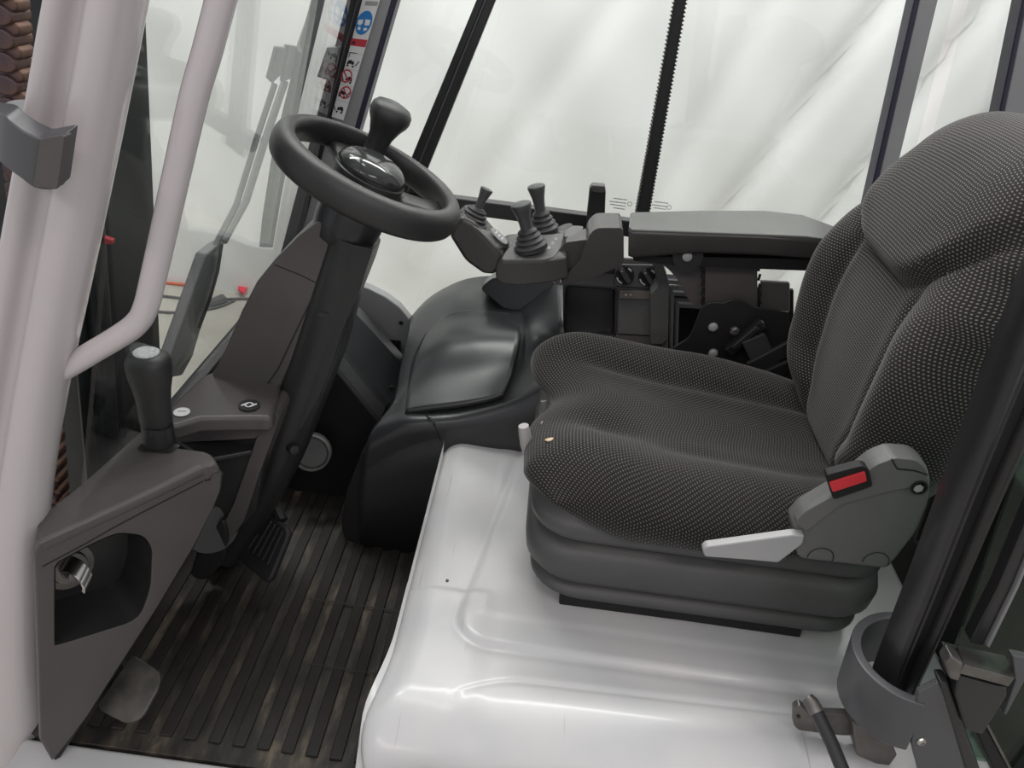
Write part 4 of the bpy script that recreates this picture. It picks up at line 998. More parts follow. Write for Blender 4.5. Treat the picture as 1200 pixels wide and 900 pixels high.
prism('recline_lever', rnd([(0.284,0.088,0.53),(0.288,0.088,0.5369),(0.3929,0.088,0.5778),(0.4072,0.088,0.579),(0.4096,0.088,0.5644),(0.3941,0.088,0.5368),(0.3881,0.088,0.5263),(0.3516,0.088,0.524),(0.2903,0.088,0.5187)], .003, 3), (0, .014, 0), 'lever_silver', seat, bevel=.003)
# metal back bracket beside the near bolster
prism('back_bracket', [(0.5889,0.2,0.6796),(0.5878,0.2,0.7382),(0.5867,0.2,0.8139),(0.597,0.2,0.8055),(0.6006,0.2,0.7404),(0.6021,0.2,0.6819),(0.6007,0.2,0.6449),(0.5867,0.2,0.6499)], (0, .02, 0), 'lever_silver', seat, bevel=.003)
# fore-aft slide handle under the front edge
hs = tube('slide_bar', [(0.0668,0.3,0.5184),(0.0445,0.27,0.5327),(0.0363,0.262,0.5273),(0.0326,0.262,0.5461)], .005, 'lever_silver', seat, n=8)
tube('slide_grip', [(0.0383,0.262,0.5227),(0.0351,0.262,0.5369),(0.0297,0.262,0.5584),(0.026,0.262,0.5719)], [.0075, .0095, .0095, .008], 'lever_pink', seat, n=12)
tube('height_stalk', [(0.0547,0.36,0.5594),(0.0653,0.35,0.5172)], .005, 'plastic_grey', seat, n=8)
tube('slide_grip', [(0.0554,0.3,0.5413),(0.0617,0.3,0.5538)], .009, 'lever_pink', seat, n=10)
# ============================================================ RIGHT HAND CONSOLE (black fender cover with lid)
rc = thing('side_console', 'glossy black side console with a large inset lid beside the seat', 'console', (-.10, .75, .0))
# top surface as a patch: rows from the near lower edge to the far upper edge
rows = [
 [(-0.2825,0.548,0.2027),(-0.2104,0.548,0.2725),(-0.1398,0.548,0.3145),(-0.0723,0.548,0.3303),(0.0197,0.548,0.3626),(0.0861,0.548,0.3841),(0.1288,0.548,0.4014)],
 [(-0.2763,0.546,0.2712),(-0.2088,0.546,0.325),(-0.1435,0.546,0.3485),(-0.0753,0.546,0.3662),(0.012,0.546,0.3991),(0.0734,0.546,0.4372),(0.1154,0.546,0.4635)],
 [(-0.2665,0.56,0.3076),(-0.209,0.56,0.3445),(-0.15,0.56,0.3606),(-0.0834,0.56,0.3799),(0.0051,0.56,0.4208),(0.065,0.56,0.4697),(0.1063,0.56,0.4993)],
 [(-0.254,0.58,0.3235),(-0.2107,0.585,0.3484),(-0.154,0.585,0.36),(-0.0864,0.585,0.3795),(-0.0046,0.585,0.4154),(0.0511,0.6,0.463),(0.1052,0.6,0.5047)],
 [(-0.2352,0.62,0.3469),(-0.2116,0.64,0.3677),(-0.1591,0.66,0.3872),(-0.0983,0.66,0.4074),(-0.0004,0.66,0.4356),(0.0351,0.66,0.4596),(0.1019,0.66,0.4902)],
 [(-0.2452,0.74,0.3585),(-0.2221,0.74,0.3837),(-0.1653,0.74,0.4266),(-0.1029,0.74,0.4489),(0.0002,0.74,0.4735),(0.0243,0.72,0.4916),(0.0936,0.7,0.507)],
 [(-0.2505,0.84,0.3864),(-0.2279,0.84,0.4031),(-0.1722,0.84,0.4421),(-0.1161,0.84,0.4615),(-0.0057,0.82,0.4799),(0.0204,0.78,0.4973),(0.0863,0.72,0.5292)],
 [(-0.2611,0.93,0.3798),(-0.24,0.93,0.4057),(-0.1899,0.93,0.4446),(-0.1363,0.92,0.4683),(-0.0329,0.88,0.4789),(0.0132,0.84,0.5004),(0.082,0.78,0.5511)],
 [(-0.2625,1,0.3595),(-0.2352,1,0.401),(-0.1918,1,0.4397),(-0.1364,1,0.4728),(-0.0549,0.97,0.5044),(0.006,0.92,0.5222),(0.0791,0.85,0.5635)]]
up = [cr(r, 6) for r in rows]
cols = list(zip(*up)); full = list(zip(*[cr(c, 6) for c in cols]))
full = [list(r) for r in full]
# close the patch downwards so that it is a body and not a skin
low = [Vector((p.x - .0, p.y, .0)) for p in full[0]]
mid_ = [Vector((p.x, p.y - .004, p.z - .02)) for p in full[0]]
backr = [Vector((p.x, p.y + .01, .0)) for p in full[-1]]
sheet('console_body', [low, mid_] + full + [backr], 'plastic_satin', rc, sharp=60, solid=.004)
# lid: same patch pushed out by a few millimetres inside its outline
lidrows = [
 [(-0.2028,0.58,0.3489),(-0.162,0.58,0.3619),(-0.0947,0.58,0.3834),(-0.0455,0.582,0.4024),(-0.0167,0.585,0.4174)],
 [(-0.2084,0.632,0.3689),(-0.1663,0.648,0.389),(-0.0976,0.652,0.4102),(-0.0376,0.652,0.4281),(-0.0039,0.652,0.4397)],
 [(-0.2156,0.725,0.3846),(-0.1639,0.73,0.428),(-0.1018,0.73,0.4503),(-0.0399,0.73,0.4662),(-0.001,0.73,0.4744)],
 [(-0.2037,0.81,0.4093),(-0.1658,0.825,0.4377),(-0.1138,0.825,0.4564),(-0.0478,0.82,0.4671),(0.0003,0.81,0.4669)],
 [(-0.1807,0.85,0.4316),(-0.1585,0.85,0.4458),(-0.1172,0.85,0.4608),(-0.0408,0.845,0.4708),(-0.0055,0.835,0.4705)]]
lc = [cr(r, 6) for r in lidrows]; lid = [list(r) for r in zip(*[cr(c, 6) for c in zip(*lc)])]
sheet('console_lid', [[p + Vector((0, -.005, .005)) for p in r] for r in lid], 'plastic_satin', rc, solid=.005, sharp=180)
edge = lid[0] + [r[-1] for r in lid[1:]] + lid[-1][::-1][1:] + [r[0] for r in lid[::-1][1:-1]]
tube('lid_gap', [p + Vector((0, -.003, .003)) for p in edge], .0032, 'black_print', rc, n=6, closed=True)
# hump of the console below the lever pods
prism('console_hump', rnd([(-0.1005,0.86,0.5154),(-0.0768,0.86,0.5436),(-0.0332,0.86,0.5584),(0.0612,0.86,0.5564),(0.0809,0.8,0.4593),(0.0416,0.8,0.4446),(0.0213,0.84,0.468),(-0.0424,0.86,0.474)], .012, 3), (0, .08, -.02), 'plastic_satin', rc, bevel=.014, seg=4)
# body joint and lower kick panel
kp_ = thing('kick_panel', 'black kick panel with a screw between footwell and hood', 'panel', (-0.2222,0.56,0.0018))
prism('panel', rnd([(-0.3266,0.555,0.0573),(-0.316,0.555,0.1477),(-0.2885,0.555,0.2429),(-0.248,0.555,0.3079),(-0.191,0.555,0.3467),(-0.1427,0.555,0.3651),(-0.1292,0.555,0.3198),(-0.1254,0.555,0.216),(-0.1252,0.555,0.0247),(-0.133,0.555,-0.0336),(-0.2495,0.555,-0.0115),(-0.3225,0.555,0.0081)], [.02, 0, 0, 0, 0, .01, .006, 0, 0, .01, 0, .02], 3), (0, .04, 0), 'plastic_matte', kp_, bevel=.01, seg=4)
screw((-0.1809,0.553,0.2588), (0, -1, 0), .009, kp_, 'plastic_grey')
screw((-0.1844,0.553,0.0001), (0, -1, 0), .006, kp_, 'plastic_grey')
tube('joint_gap', [(-0.1582,0.556,0.3659),(-0.1422,0.545,0.3576),(-0.1324,0.545,0.3387),(-0.1259,0.545,0.319)], .002, 'black_print', kp_, n=6)
# ============================================================ STORAGE CONSOLE WITH KNOBS
so = thing('storage_console', 'charcoal storage console with open bin and two rotary knobs', 'console', (0.2031,0.8,0.4404))
face = [(0.0571,0.86,0.584),(0.1435,0.8697,0.6247),(0.2668,0.8672,0.6362),(0.3018,0.8515,0.5966),(0.3251,0.8069,0.4732),(0.3377,0.7829,0.4065),(0.1008,0.782,0.3684)]
binp = [(0.0876,0.8489,0.5571),(0.1944,0.8465,0.5663),(0.2094,0.8117,0.4693),(0.1018,0.8089,0.4452)]
fn = (Vector(face[2]) - Vector(face[0])).cross(Vector(face[-1]) - Vector(face[0])).normalized()
if fn.y < 0: fn = -fn
fo, bi = annulus('console_face', rnd(face, .01, 3), rnd(binp, .006, 4), fn * .02, 'plastic', so, bevel=.004)
bc = sum(bi, Vector()) / len(bi)
loft('bin', [bi, [p.lerp(bc, .06) + fn * .07 for p in bi], [bc + fn * .07] * len(bi)], 'plastic_dark', so, caps=False, sharp=50)
tube('bin_rim', [p - fn * .001 for p in bi], .0028, 'plastic_dark', so, n=6, closed=True)
# lid with bright label strip (ashtray)
at_ = prism('ashtray', rnd([(0.1991,0.8353,0.568),(0.2658,0.8347,0.5764),(0.2839,0.8025,0.488),(0.2126,0.8036,0.4804)], .003, 3), fn * .012, 'bellows', so, bevel=.003)
M['brown_label'] = plain('brown_label_strip', (.12, .095, .075), .35, var=.05)
sl = prism('label_strip', [(0.2004,0.8313,0.5699),(0.2669,0.8308,0.5784),(0.27,0.8246,0.5615),(0.2033,0.8252,0.553)], fn * .006, 'brown_label', at_, bevel=.001)
for c_ in [(0.2153,0.8269,0.5631),(0.2252,0.827,0.5646)]:
    disc('label_dot', c_, -fn, .0018, 'white_print', at_, th=.0008, n=10)
# knob panel
prism('knob_panel', rnd([(0.1825,0.8523,0.6199),(0.263,0.8516,0.6302),(0.2786,0.8456,0.6154),(0.2756,0.834,0.5823),(0.1887,0.8358,0.5742)], .008, 3), fn * .012, 'plastic', so, bevel=.003)
for c_ in [(0.2061,0.8417,0.6002),(0.2549,0.8405,0.6041)]:
    c_ = Vector(c_)
    kb = lathe('rotary_knob', [(.020, 0), (.020, -.004), (.0005, -.004)], c_, fn, 'plastic_matte', so, n=28, sharp=40)
    ku = Vector((.62, 0, -.70)); ku = (ku - fn * ku.dot(fn)).normalized(); kv = fn.cross(ku)
    prism('knob_grip', rnd([c_ + ku * (.0185 * a_) + kv * (.006 * b_) - fn * .004 for a_, b_ in ((-1, -1), (1, -1), (1, 1), (-1, 1))], .003, 3), -fn * .013, 'plastic_dark', kb, bevel=.002)
    vs_ = []; fs = []
    for a0_, a1_ in ((20, 75), (200, 260)):
        k0 = len(vs_)
        for k in range(9):
            t = math.radians(a0_ + (a1_ - a0_) * k / 8); dd_ = Vector((1, 0, 0)); dz = Vector((0, 0, 1)); dz = (dz - fn * dz.dot(fn)).normalized()
            for r_ in (.0150, .0182): vs_.append(c_ + (dd_ * math.cos(t) + dz * math.sin(t)) * r_ - fn * .0046)
        for k in range(8): fs.append((k0 + 2 * k, k0 + 2 * k + 1, k0 + 2 * k + 3, k0 + 2 * k + 2))
    finish('knob_scale', vs_, fs, 'white_print', kb, smooth=False)
    prism('knob_mark', [c_ - ku * .0125 + kv * b_ + ku * a_ - fn * .0172 for a_, b_ in ((-.002, -.002), (.002, -.002), (.002, .002), (-.002, .002))], -fn * .0006, 'grey_sticker', kb, bevel=0)
prism('socket', rnd([(0.1239,0.8547,0.6081),(0.133,0.8583,0.6198),(0.1963,0.8571,0.6259),(0.1975,0.851,0.6089),(0.1882,0.848,0.5988),(0.1339,0.8486,0.5924)], .004, 3), fn * .006, 'plastic_matte', so, bevel=.002)
# rounded cheek and stepped grey recess to the right
prism('console_cheek', rnd([(0.2493,0.785,0.6589),(0.2671,0.785,0.6653),(0.2906,0.785,0.6236),(0.3176,0.785,0.4961),(0.3087,0.785,0.478),(0.2832,0.785,0.476),(0.2605,0.785,0.59),(0.272,0.785,0.6111)], .006, 3), (0, .07, 0), 'plastic_grey', so, bevel=.008, seg=4)
gs = thing('grey_recess_panel', 'grey stepped body panel between storage console and armrest post', 'panel', (0.3957,0.98,0.3974))
for k, (x0p, y0p, dy_) in enumerate(((782, 326, .0), (788, 340, .02), (794, 353, .04))):
    q = [[(0.3105,0.95,0.5597),(0.4678,0.95,0.575),(0.522,0.95,0.3747),(0.3577,0.95,0.3482)],[(0.3343,0.96,0.5289),(0.4784,0.96,0.5422),(0.5252,0.96,0.3696),(0.3761,0.96,0.3455)],[(0.3549,0.97,0.4967),(0.4893,0.97,0.5086),(0.5283,0.97,0.3645),(0.3906,0.97,0.3422)]][k]
    qq = [Vector(v) for v in q]
    ins = [qq[0].lerp(qq[2], .0) + Vector((.011, 0, -.010)), qq[1] + Vector((.02, 0, -.010)), qq[2] + Vector((.02, 0, -.03)), qq[3] + Vector((.011, 0, -.03))]
    loft('recess_step', [qq, ins, [p + Vector((0, .035, 0)) for p in ins], [p + Vector((0, .035, 0)) for p in qq]], 'frame_grey', gs, caps=False, bevel=.003, seg=2)
prism('recess_back', [(0.3251,1.01,0.5207),(0.6257,1.01,0.5555),(0.688,1.01,0.3554),(0.3734,1.01,0.3045)], (0, .01, 0), 'plastic_matte', gs, bevel=0)
# ============================================================ ARMREST
ar = thing('armrest', 'charcoal padded armrest beside the seat', 'armrest', (0.3736,0.66,0.6725))
def armring(pxl):  # section given by near-bottom, near-top, far-top, far-bottom points
    return rnd(pxl, [.003, .004, .006, .004], 4)
AR = [[(0.1708,0.655,0.7597),(0.1698,0.65,0.7711),(0.1787,0.74,0.7698),(0.1794,0.74,0.758)], [(0.1754,0.648,0.758),(0.1759,0.643,0.7696),(0.1876,0.75,0.7695),(0.1871,0.75,0.7558)], [(0.2988,0.648,0.7712),(0.2953,0.643,0.7822),(0.3125,0.755,0.7893),(0.3126,0.755,0.7757)], [(0.4195,0.648,0.7841),(0.4152,0.643,0.795),(0.4294,0.76,0.8045),(0.4412,0.76,0.7926)], [(0.487,0.648,0.7908),(0.4822,0.643,0.8016),(0.501,0.755,0.808),(0.513,0.755,0.7962)], [(0.5533,0.66,0.7879),(0.5481,0.655,0.7988),(0.557,0.74,0.7994),(0.5769,0.74,0.7887)]]
loft('armrest_pad', [armring(r) for r in AR], 'pad', ar, sharp=50)
AS = [[(0.1794,0.652,0.7156),(0.1693,0.647,0.7688),(0.1892,0.735,0.7406),(0.2002,0.735,0.6861)], [(0.1886,0.647,0.7156),(0.1779,0.642,0.767),(0.1973,0.74,0.7349),(0.2093,0.745,0.6781)], [(0.3054,0.646,0.7434),(0.2957,0.641,0.7798),(0.3218,0.745,0.7461),(0.3328,0.745,0.7019)], [(0.4271,0.646,0.7565),(0.4155,0.641,0.7925),(0.446,0.75,0.7573),(0.46,0.745,0.7173)], [(0.561,0.655,0.7613),(0.5471,0.65,0.7973),(0.5718,0.73,0.7711),(0.5952,0.735,0.7308)]]
loft('armrest_shell', [rnd(r, .006, 3) for r in AS], 'plastic_gloss', ar, sharp=50)
prism('armrest_under', rnd([(0.1905,0.665,0.7121),(0.5264,0.665,0.7555),(0.5338,0.665,0.7329),(0.2851,0.665,0.7058),(0.1925,0.665,0.7022)], .004, 3), (0, .06, 0), 'plastic_matte', ar, bevel=.004)
lathe('pivot_disc', [(.0005, -.004), (.028, -.004), (.028, .004), (.0005, .004)], (0.2897,0.665,0.7269), (0, -1, .05), 'plastic_dark', ar, n=28)
lathe('pivot_bolt', [(.0005, .002), (.009, .002), (.009, .006), (.005, .008), (.0005, .008)], (0.2871,0.66,0.7285), (0, -1, .05), 'lever_silver', ar, n=14)
# support: curved arm, post plates
prism('support_arm', rnd([(0.2383,0.7,0.6985),(0.3313,0.7,0.7089),(0.3576,0.7,0.6042),(0.3187,0.7,0.6243),(0.2933,0.7,0.6606),(0.2685,0.7,0.6819)], [.004, .002, .002, .03, .03, .01], 4), (0, .05, 0), 'plastic', ar, bevel=.005)
prism('support_post', [(0.3314,0.69,0.7025),(0.4296,0.69,0.7138),(0.4533,0.69,0.6313),(0.3532,0.69,0.6158)], (0, .06, 0), 'plastic', ar, bevel=.003)
prism('support_post', [(0.4469,0.7,0.6839),(0.5017,0.7,0.6887),(0.52,0.7,0.6295),(0.4641,0.7,0.6245)], (0, .012, 0), 'plastic', ar, bevel=.003)
for x_, in ((0,), (1,)):
    ptsl = [[(0.327,0.688,0.7027),(0.3312,0.688,0.6858),(0.3355,0.688,0.6686),(0.3398,0.688,0.6513),(0.3442,0.688,0.6338)],[(0.4321,0.688,0.715),(0.4375,0.688,0.6965),(0.4428,0.688,0.6778),(0.4483,0.688,0.6589),(0.4533,0.688,0.6414)]][x_]
    for c_ in ptsl:
        c_ = Vector(c_); prism('slot', [c_ + Vector((-.0022, 0, .006)), c_ + Vector((.0022, 0, .006)), c_ + Vector((.0022, 0, -.007)), c_ + Vector((-.0022, 0, -.007))], (0, .003, 0), 'black_print', ar, bevel=0)
# black steel bracket plate with screws
bpz = prism('bracket_plate', rnd([(0.3006,0.655,0.5344),(0.3304,0.655,0.5659),(0.336,0.655,0.6115),(0.3371,0.655,0.6335),(0.3503,0.655,0.6463),(0.3759,0.655,0.6485),(0.3924,0.655,0.66),(0.4125,0.655,0.6577),(0.4315,0.655,0.6481),(0.5002,0.655,0.6479),(0.5629,0.655,0.4779),(0.3136,0.655,0.4775)], [.004, .01, .01, .008, .008, .006, .008, .008, .006, 0, 0, 0], 4), (0, .006, 0), 'frame_black', ar, bevel=.0015)
for c_ in [(0.3683,0.653,0.5973),(0.3825,0.653,0.5418),(0.4526,0.653,0.616)]:
    lathe('button_head_screw', [(.0005, 0), (.0095, 0), (.0092, .003), (.007, .0055), (.003, .0065), (.0005, .0066)], c_, (0, -1, 0), 'lever_silver', bpz, n=20, sharp=180)
# seat belt tongue and webbing parked in front of the plate
sb = thing('seat_belt', 'black folded seat belt and bracket beside the backrest', 'belt', (0.4731,0.62,0.5239))
bar('belt_bracket', (0.4031,0.635,0.5578), (0.451,0.635,0.6284), .02, .022, 'plastic_matte', sb, bevel=.004)
bar('belt_bracket', (0.4077,0.625,0.5715), (0.4424,0.625,0.623), .012, .012, 'plastic_dark', sb, bevel=.003)
lathe('belt_bolt', [(.0005, 0), (.0095, 0), (.0095, .007), (.006, .010), (.0005, .010)], (0.4029,0.632,0.6059), (.15, -1, .1), 'dark_steel', sb, n=6)
bar('webbing', (0.4374,0.62,0.6029), (0.4922,0.6,0.5292), .012, .045, 'rubber', sb, bevel=.003)
bar('webbing', (0.4447,0.605,0.5434), (0.5138,0.605,0.6065), .010, .03, 'rubber', sb, bevel=.003)
bar('webbing', (0.4584,0.595,0.5228), (0.5239,0.595,0.5768), .010, .026, 'plastic_matte', sb, bevel=.003)
tube('belt_stalk', [(0.4862,0.62,0.5643),(0.5011,0.62,0.5965),(0.5196,0.62,0.6104)], .006, 'plastic_grey', sb, n=8)
# ============================================================ CONTROL LEVER PODS
cp = thing('lever_console', 'charcoal control console with lever pods ahead of the armrest', 'console', (0.0215,0.68,0.628))
# block between pods and armrest
BL_ = rnd([(0.0618,0.645,0.6422),(0.0781,0.645,0.6726),(0.0926,0.645,0.6919),(0.0983,0.645,0.733),(0.103,0.645,0.7517),(0.1135,0.645,0.763),(0.1574,0.645,0.7694),(0.1626,0.645,0.7588),(0.174,0.645,0.7007),(0.13,0.645,0.67),(0.094,0.645,0.6541)], [.004, .01, .006, .01, .01, .012, .008, .004, .01, .006, .006], 4)
prism('console_block', BL_, (0, .085, 0), 'plastic_gloss', cp, bevel=.01, seg=4)
prism('console_neck', rnd([(0.0441,0.662,0.6812),(0.0606,0.662,0.7211),(0.1062,0.662,0.7345),(0.1215,0.662,0.6651),(0.0561,0.662,0.6446)], .006, 3), (0, .06, 0), 'plastic_gloss', cp, bevel=.008)
# main pod
MP = [[(-0.0603,0.6841,0.655),(-0.0286,0.7148,0.69),(0.0644,0.7584,0.7),(0.0865,0.7288,0.7),(0.0778,0.6976,0.672),(0.0344,0.6915,0.652),(-0.0461,0.6663,0.645)]]
near = rnd([(-0.0588,0.635,0.6664),(-0.0503,0.635,0.6762),(0.0381,0.635,0.6945),(0.0668,0.635,0.7038),(0.0765,0.635,0.6627),(0.0495,0.635,0.6499),(-0.0066,0.635,0.6344),(-0.0485,0.635,0.6316),(-0.0596,0.635,0.6439)], [.006, .006, .0, .006, .006, 0, .004, .01, .008], 4)
prism('pod_body', near, (0, .12, .012), 'plastic_gloss', cp, bevel=.010, seg=4)
tp = rnd([(-0.0536,0.635,0.6774),(-0.047,0.66,0.6856),(-0.0295,0.72,0.6949),(0.061,0.73,0.7133),(0.0652,0.71,0.7091),(0.0457,0.645,0.6951),(0.0306,0.635,0.6917)], .010, 4)
tpl = prism('pod_plate', [Vector(p) + Vector((0, -.004, .004)) for p in tp], (0, .004, -.012), 'plastic_grey', cp, bevel=.004)
# far pod shelf
prism('far_pod', rnd([(0.0073,0.74,0.6877),(0.041,0.77,0.7066),(0.0602,0.79,0.7131),(0.0734,0.79,0.7168),(0.0772,0.77,0.7155),(0.0432,0.74,0.6965)], .006, 3), (0, .02, -.03), 'plastic_gloss', cp, bevel=.004)
# left pod
LPOD = rnd([(-0.1544,0.655,0.7038),(-0.1469,0.655,0.7297),(-0.1339,0.655,0.7447),(-0.1093,0.655,0.7352),(-0.0669,0.655,0.6948),(-0.0488,0.655,0.677),(-0.0525,0.655,0.6522),(-0.0624,0.655,0.6385),(-0.0836,0.655,0.637),(-0.1199,0.655,0.6578)], [.008, .006, .008, .006, .004, .006, .006, .006, .006, .01], 4)
prism('left_pod', LPOD, (0, .075, .004), 'plastic_gloss', cp, bevel=.010, seg=4)
prism('left_pod_cap', rnd([(-0.139,0.66,0.7406),(-0.1334,0.725,0.7297),(-0.1058,0.725,0.7183),(-0.0477,0.725,0.6904),(-0.0426,0.7,0.6917),(-0.0618,0.655,0.6921),(-0.1019,0.652,0.7275)], .008, 4), (0, .006, -.012), 'plastic_grey', cp, bevel=.004)
def on3(c, u, v, n=16, ru=1, rv=1): return [Vector(c) + Vector(u) * (ru * math.cos(2 * math.pi * k / n)) + Vector(v) * (rv * math.sin(2 * math.pi * k / n)) for k in range(n)]
c_ = Vector((-0.0626,0.688,0.7018)); uu = (Vector((-0.0499,0.688,0.6916)) - c_).normalized(); vv = (Vector((-0.0566,0.715,0.7015)) - c_).normalized()
bo = prism('oval_badge', on3(c_ + Vector((0, -.004, .006)), uu, vv, 20, .021, .014), (0, .001, -.002), 'grey_sticker', cp, bevel=.0005)
for k in range(3):
    q = c_ + uu * (-.008 + .008 * k) + Vector((0, -.0045, .0068))
    prism('badge_text', [q + uu * a_ + vv * b_ for a_, b_ in ((-.0015, -.006), (.0012, -.006), (.0012, .006), (-.0015, .006))], (0, 0, .0003), 'white_print', bo, bevel=0)
# rocker switch
prism('rocker_switch', rnd([(0.0569,0.69,0.722),(0.0622,0.715,0.7275),(0.0745,0.73,0.7326),(0.0942,0.73,0.7337),(0.0888,0.69,0.725)], .004, 3), (0, .004, -.016), 'plastic_grey', cp, bevel=.004)
for k, c_ in enumerate([(0.0435,0.68,0.7152),(0.038,0.668,0.7105),(0.0327,0.656,0.7058)]):
    c_ = Vector(c_) + Vector((0, -.006, .006))
    prism('icon', [c_ + Vector(q) for q in ((-.003, 0, -.003), (.003, 0, -.003), (.004, 0, .001), (.001, 0, .003), (-.003, 0, .002))], (0, -.0005, .0003), 'white_print', cp, bevel=0)
# levers: separate things, boot + stem + knob
def lever(label, base, top, rb, knob):
    base = Vector(base); top = Vector(top); ax_ = (top - base).normalized(); H = (top - base).length
    t = thing('control_lever', label, 'lever', tuple(base), group='levers on the control console')
    prof = [(.0005, -.006), (rb * 1.02, -.006)]
    hb = H * .42; n_ = 4
    for k in range(n_):
        r0 = rb * (1 - .55 * k / n_); r1 = rb * (1 - .55 * (k + 1) / n_); h0 = hb * k / n_; h1 = hb * (k + 1) / n_
        prof += [(r0, h0), (r0 * 1.05, h0 + (h1 - h0) * .25), (r0 * .98, h0 + (h1 - h0) * .5), (r1 * .98, h0 + (h1 - h0) * .7), (r1 * .95, h1 - (h1 - h0) * .1)]
    prof += [(rb * .30, hb * 1.02), (.0005, hb * 1.03)]
    lathe('boot', prof, base, ax_, 'boot', t, n=30, sharp=60)
    kr = knob
    lathe('knob', [(.0005, hb * .95), (kr * .60, hb * .95), (kr * .62, hb + (H - hb) * .2), (kr * .72, hb + (H - hb) * .5), (kr * .92, hb + (H - hb) * .78), (kr * 1.02, hb + (H - hb) * .92), (kr * .98, H * .985), (kr * .8, H), (.0005, H * 1.003)], base, ax_, 'lever', t, n=24, sharp=50)
lever('grey control lever nearest the seat with flared knob and black boot', (-0.0012,0.665,0.7041), (-0.0304,0.665,0.7821), .0305, .0190)
lever('taller grey control lever behind, farthest from the seat', (0.019,0.76,0.707), (-0.0077,0.76,0.7906), .0285, .0170)
lever('small tilted grey lever on the left pod beside the steering wheel', (-0.1179,0.695,0.7252), (-0.0961,0.705,0.7878), .0310, .0120)
# ============================================================ REAR DOOR PILLAR AND DOOR (right foreground)
bpil = thing('cab_pillar', 'black rear door pillar with grooved edges in the right foreground', 'pillar', (0.5308,-0.04,0.4917))
LEp = [Vector(p) for p in [(0.4149,-0.04,1.2236),(0.427,-0.04,1.1129),(0.4391,-0.04,1.006),(0.4522,-0.04,0.8928),(0.4672,-0.04,0.7638),(0.4818,-0.04,0.6426),(0.4947,-0.04,0.5233),(0.5011,-0.04,0.4693)]]
REp = [Vector(p) for p in [(0.4831,-0.04,1.2322),(0.4936,-0.04,1.1221),(0.5031,-0.04,1.0157),(0.5117,-0.04,0.9026),(0.522,-0.04,0.7736),(0.5363,-0.04,0.6397),(0.5503,-0.04,0.4879),(0.5556,-0.04,0.431)]]
LEp.insert(0, upto(LEp[0], LEp[1], 1.6)); REp.insert(0, upto(REp[0], REp[1], 1.6))
prof = [(0, .012), (.02, -.006), (.10, -.014), (.20, -.0155), (.30, -.012), (.335, -.013), (.37, -.010), (.60, -.004), (.64, -.0005), (.68, -.006), (.76, -.010), (.80, -.010), (.84, -.004), (.96, -.002), (1.0, .008), (.98, .022), (.5, .025), (.02, .024)]
loft('pillar_profile', [[l + (r - l) * q[0] + Vector((0, q[1], 0)) for q in prof] for l, r in zip(cr(LEp, 3), cr(REp, 3))], 'frame_black', bpil, sharp=40)
# ring bracket round the foot of the pillar
rb = thing('pillar_bracket', 'curved dark grey steel bracket round the foot of the door pillar', 'bracket', (0.5372,-0.06,0.3857))
axp = (LEp[-2] - LEp[1]).normalized()
cB = Vector((0.5371,-0.03,0.4771))
pu_ = Vector((1, 0, 0)); pu_ = (pu_ - axp * pu_.dot(axp)).normalized(); pv2 = axp.cross(pu_)
if pv2.y < 0: pv2 = -pv2
rings = []
for k in range(25):
    t = math.radians(70 + 190 * k / 24)
    d_ = pu_ * math.cos(t) + pv2 * math.sin(t)
    hh = .03
    rings.append([cB + d_ * .060 - axp * .036, cB + d_ * .072 - axp * .036, cB + d_ * .072 + axp * .048, cB + d_ * .060 + axp * .048])
loft('ring', rings, 'bracket', rb, bevel=.002, seg=2, sharp=30)
pb0 = rings[-1]
d_ = (pu_ * math.cos(math.radians(260)) + pv2 * math.sin(math.radians(260)))
prism('ring_plate', [(0.5058,-0.098,0.5278),(0.5207,-0.098,0.5489),(0.544,-0.098,0.5209),(0.643,-0.098,0.3801),(0.575,-0.098,0.3638),(0.533,-0.098,0.4382)], (0, .008, 0), 'bracket', rb, bevel=.002)
screw((0.5419,-0.097,0.4454), (.2, -1, .1), .006, rb, 'steel')
box_l = [(0.4518,-0.02,0.3697),(0.5125,-0.02,0.3796),(0.5226,-0.02,0.3377),(0.5064,-0.02,0.334),(0.4498,-0.02,0.3325),(0.44,-0.02,0.3414),(0.4294,-0.02,0.3755),(0.4358,-0.02,0.3841)]
prism('mount_plate', rnd(box_l, .004, 3), (0, .01, 0), 'dark_steel', rb, bevel=.002)
disc('plate_hole', (0.4404,-0.021,0.3613), (0, -1, 0), .0025, 'black_print', rb, th=.001)
prism('mount_block', [(0.4931,-0.045,0.3964),(0.5472,-0.045,0.3728),(0.5725,-0.045,0.3417),(0.5705,-0.045,0.3107),(0.5221,-0.045,0.33)], (0, .03, 0), 'dark_steel', rb, bevel=.003)
# gas strut
gs_ = thing('gas_strut', 'thin black gas strut hooked to the mounting plate', 'strut', (0.5005,-0.05,0.3252))
tube('strut_tube', [(0.4366,-0.055,0.4187),(0.4499,-0.09,0.4072),(0.4669,-0.15,0.3893)], .0085, 'frame_black', gs_, n=14)
tube('strut_end', [(0.4271,-0.04,0.4233),(0.4314,-0.046,0.4221),(0.4373,-0.057,0.4182)], [.008, .0095, .0095], 'dark_steel', gs_, n=14)
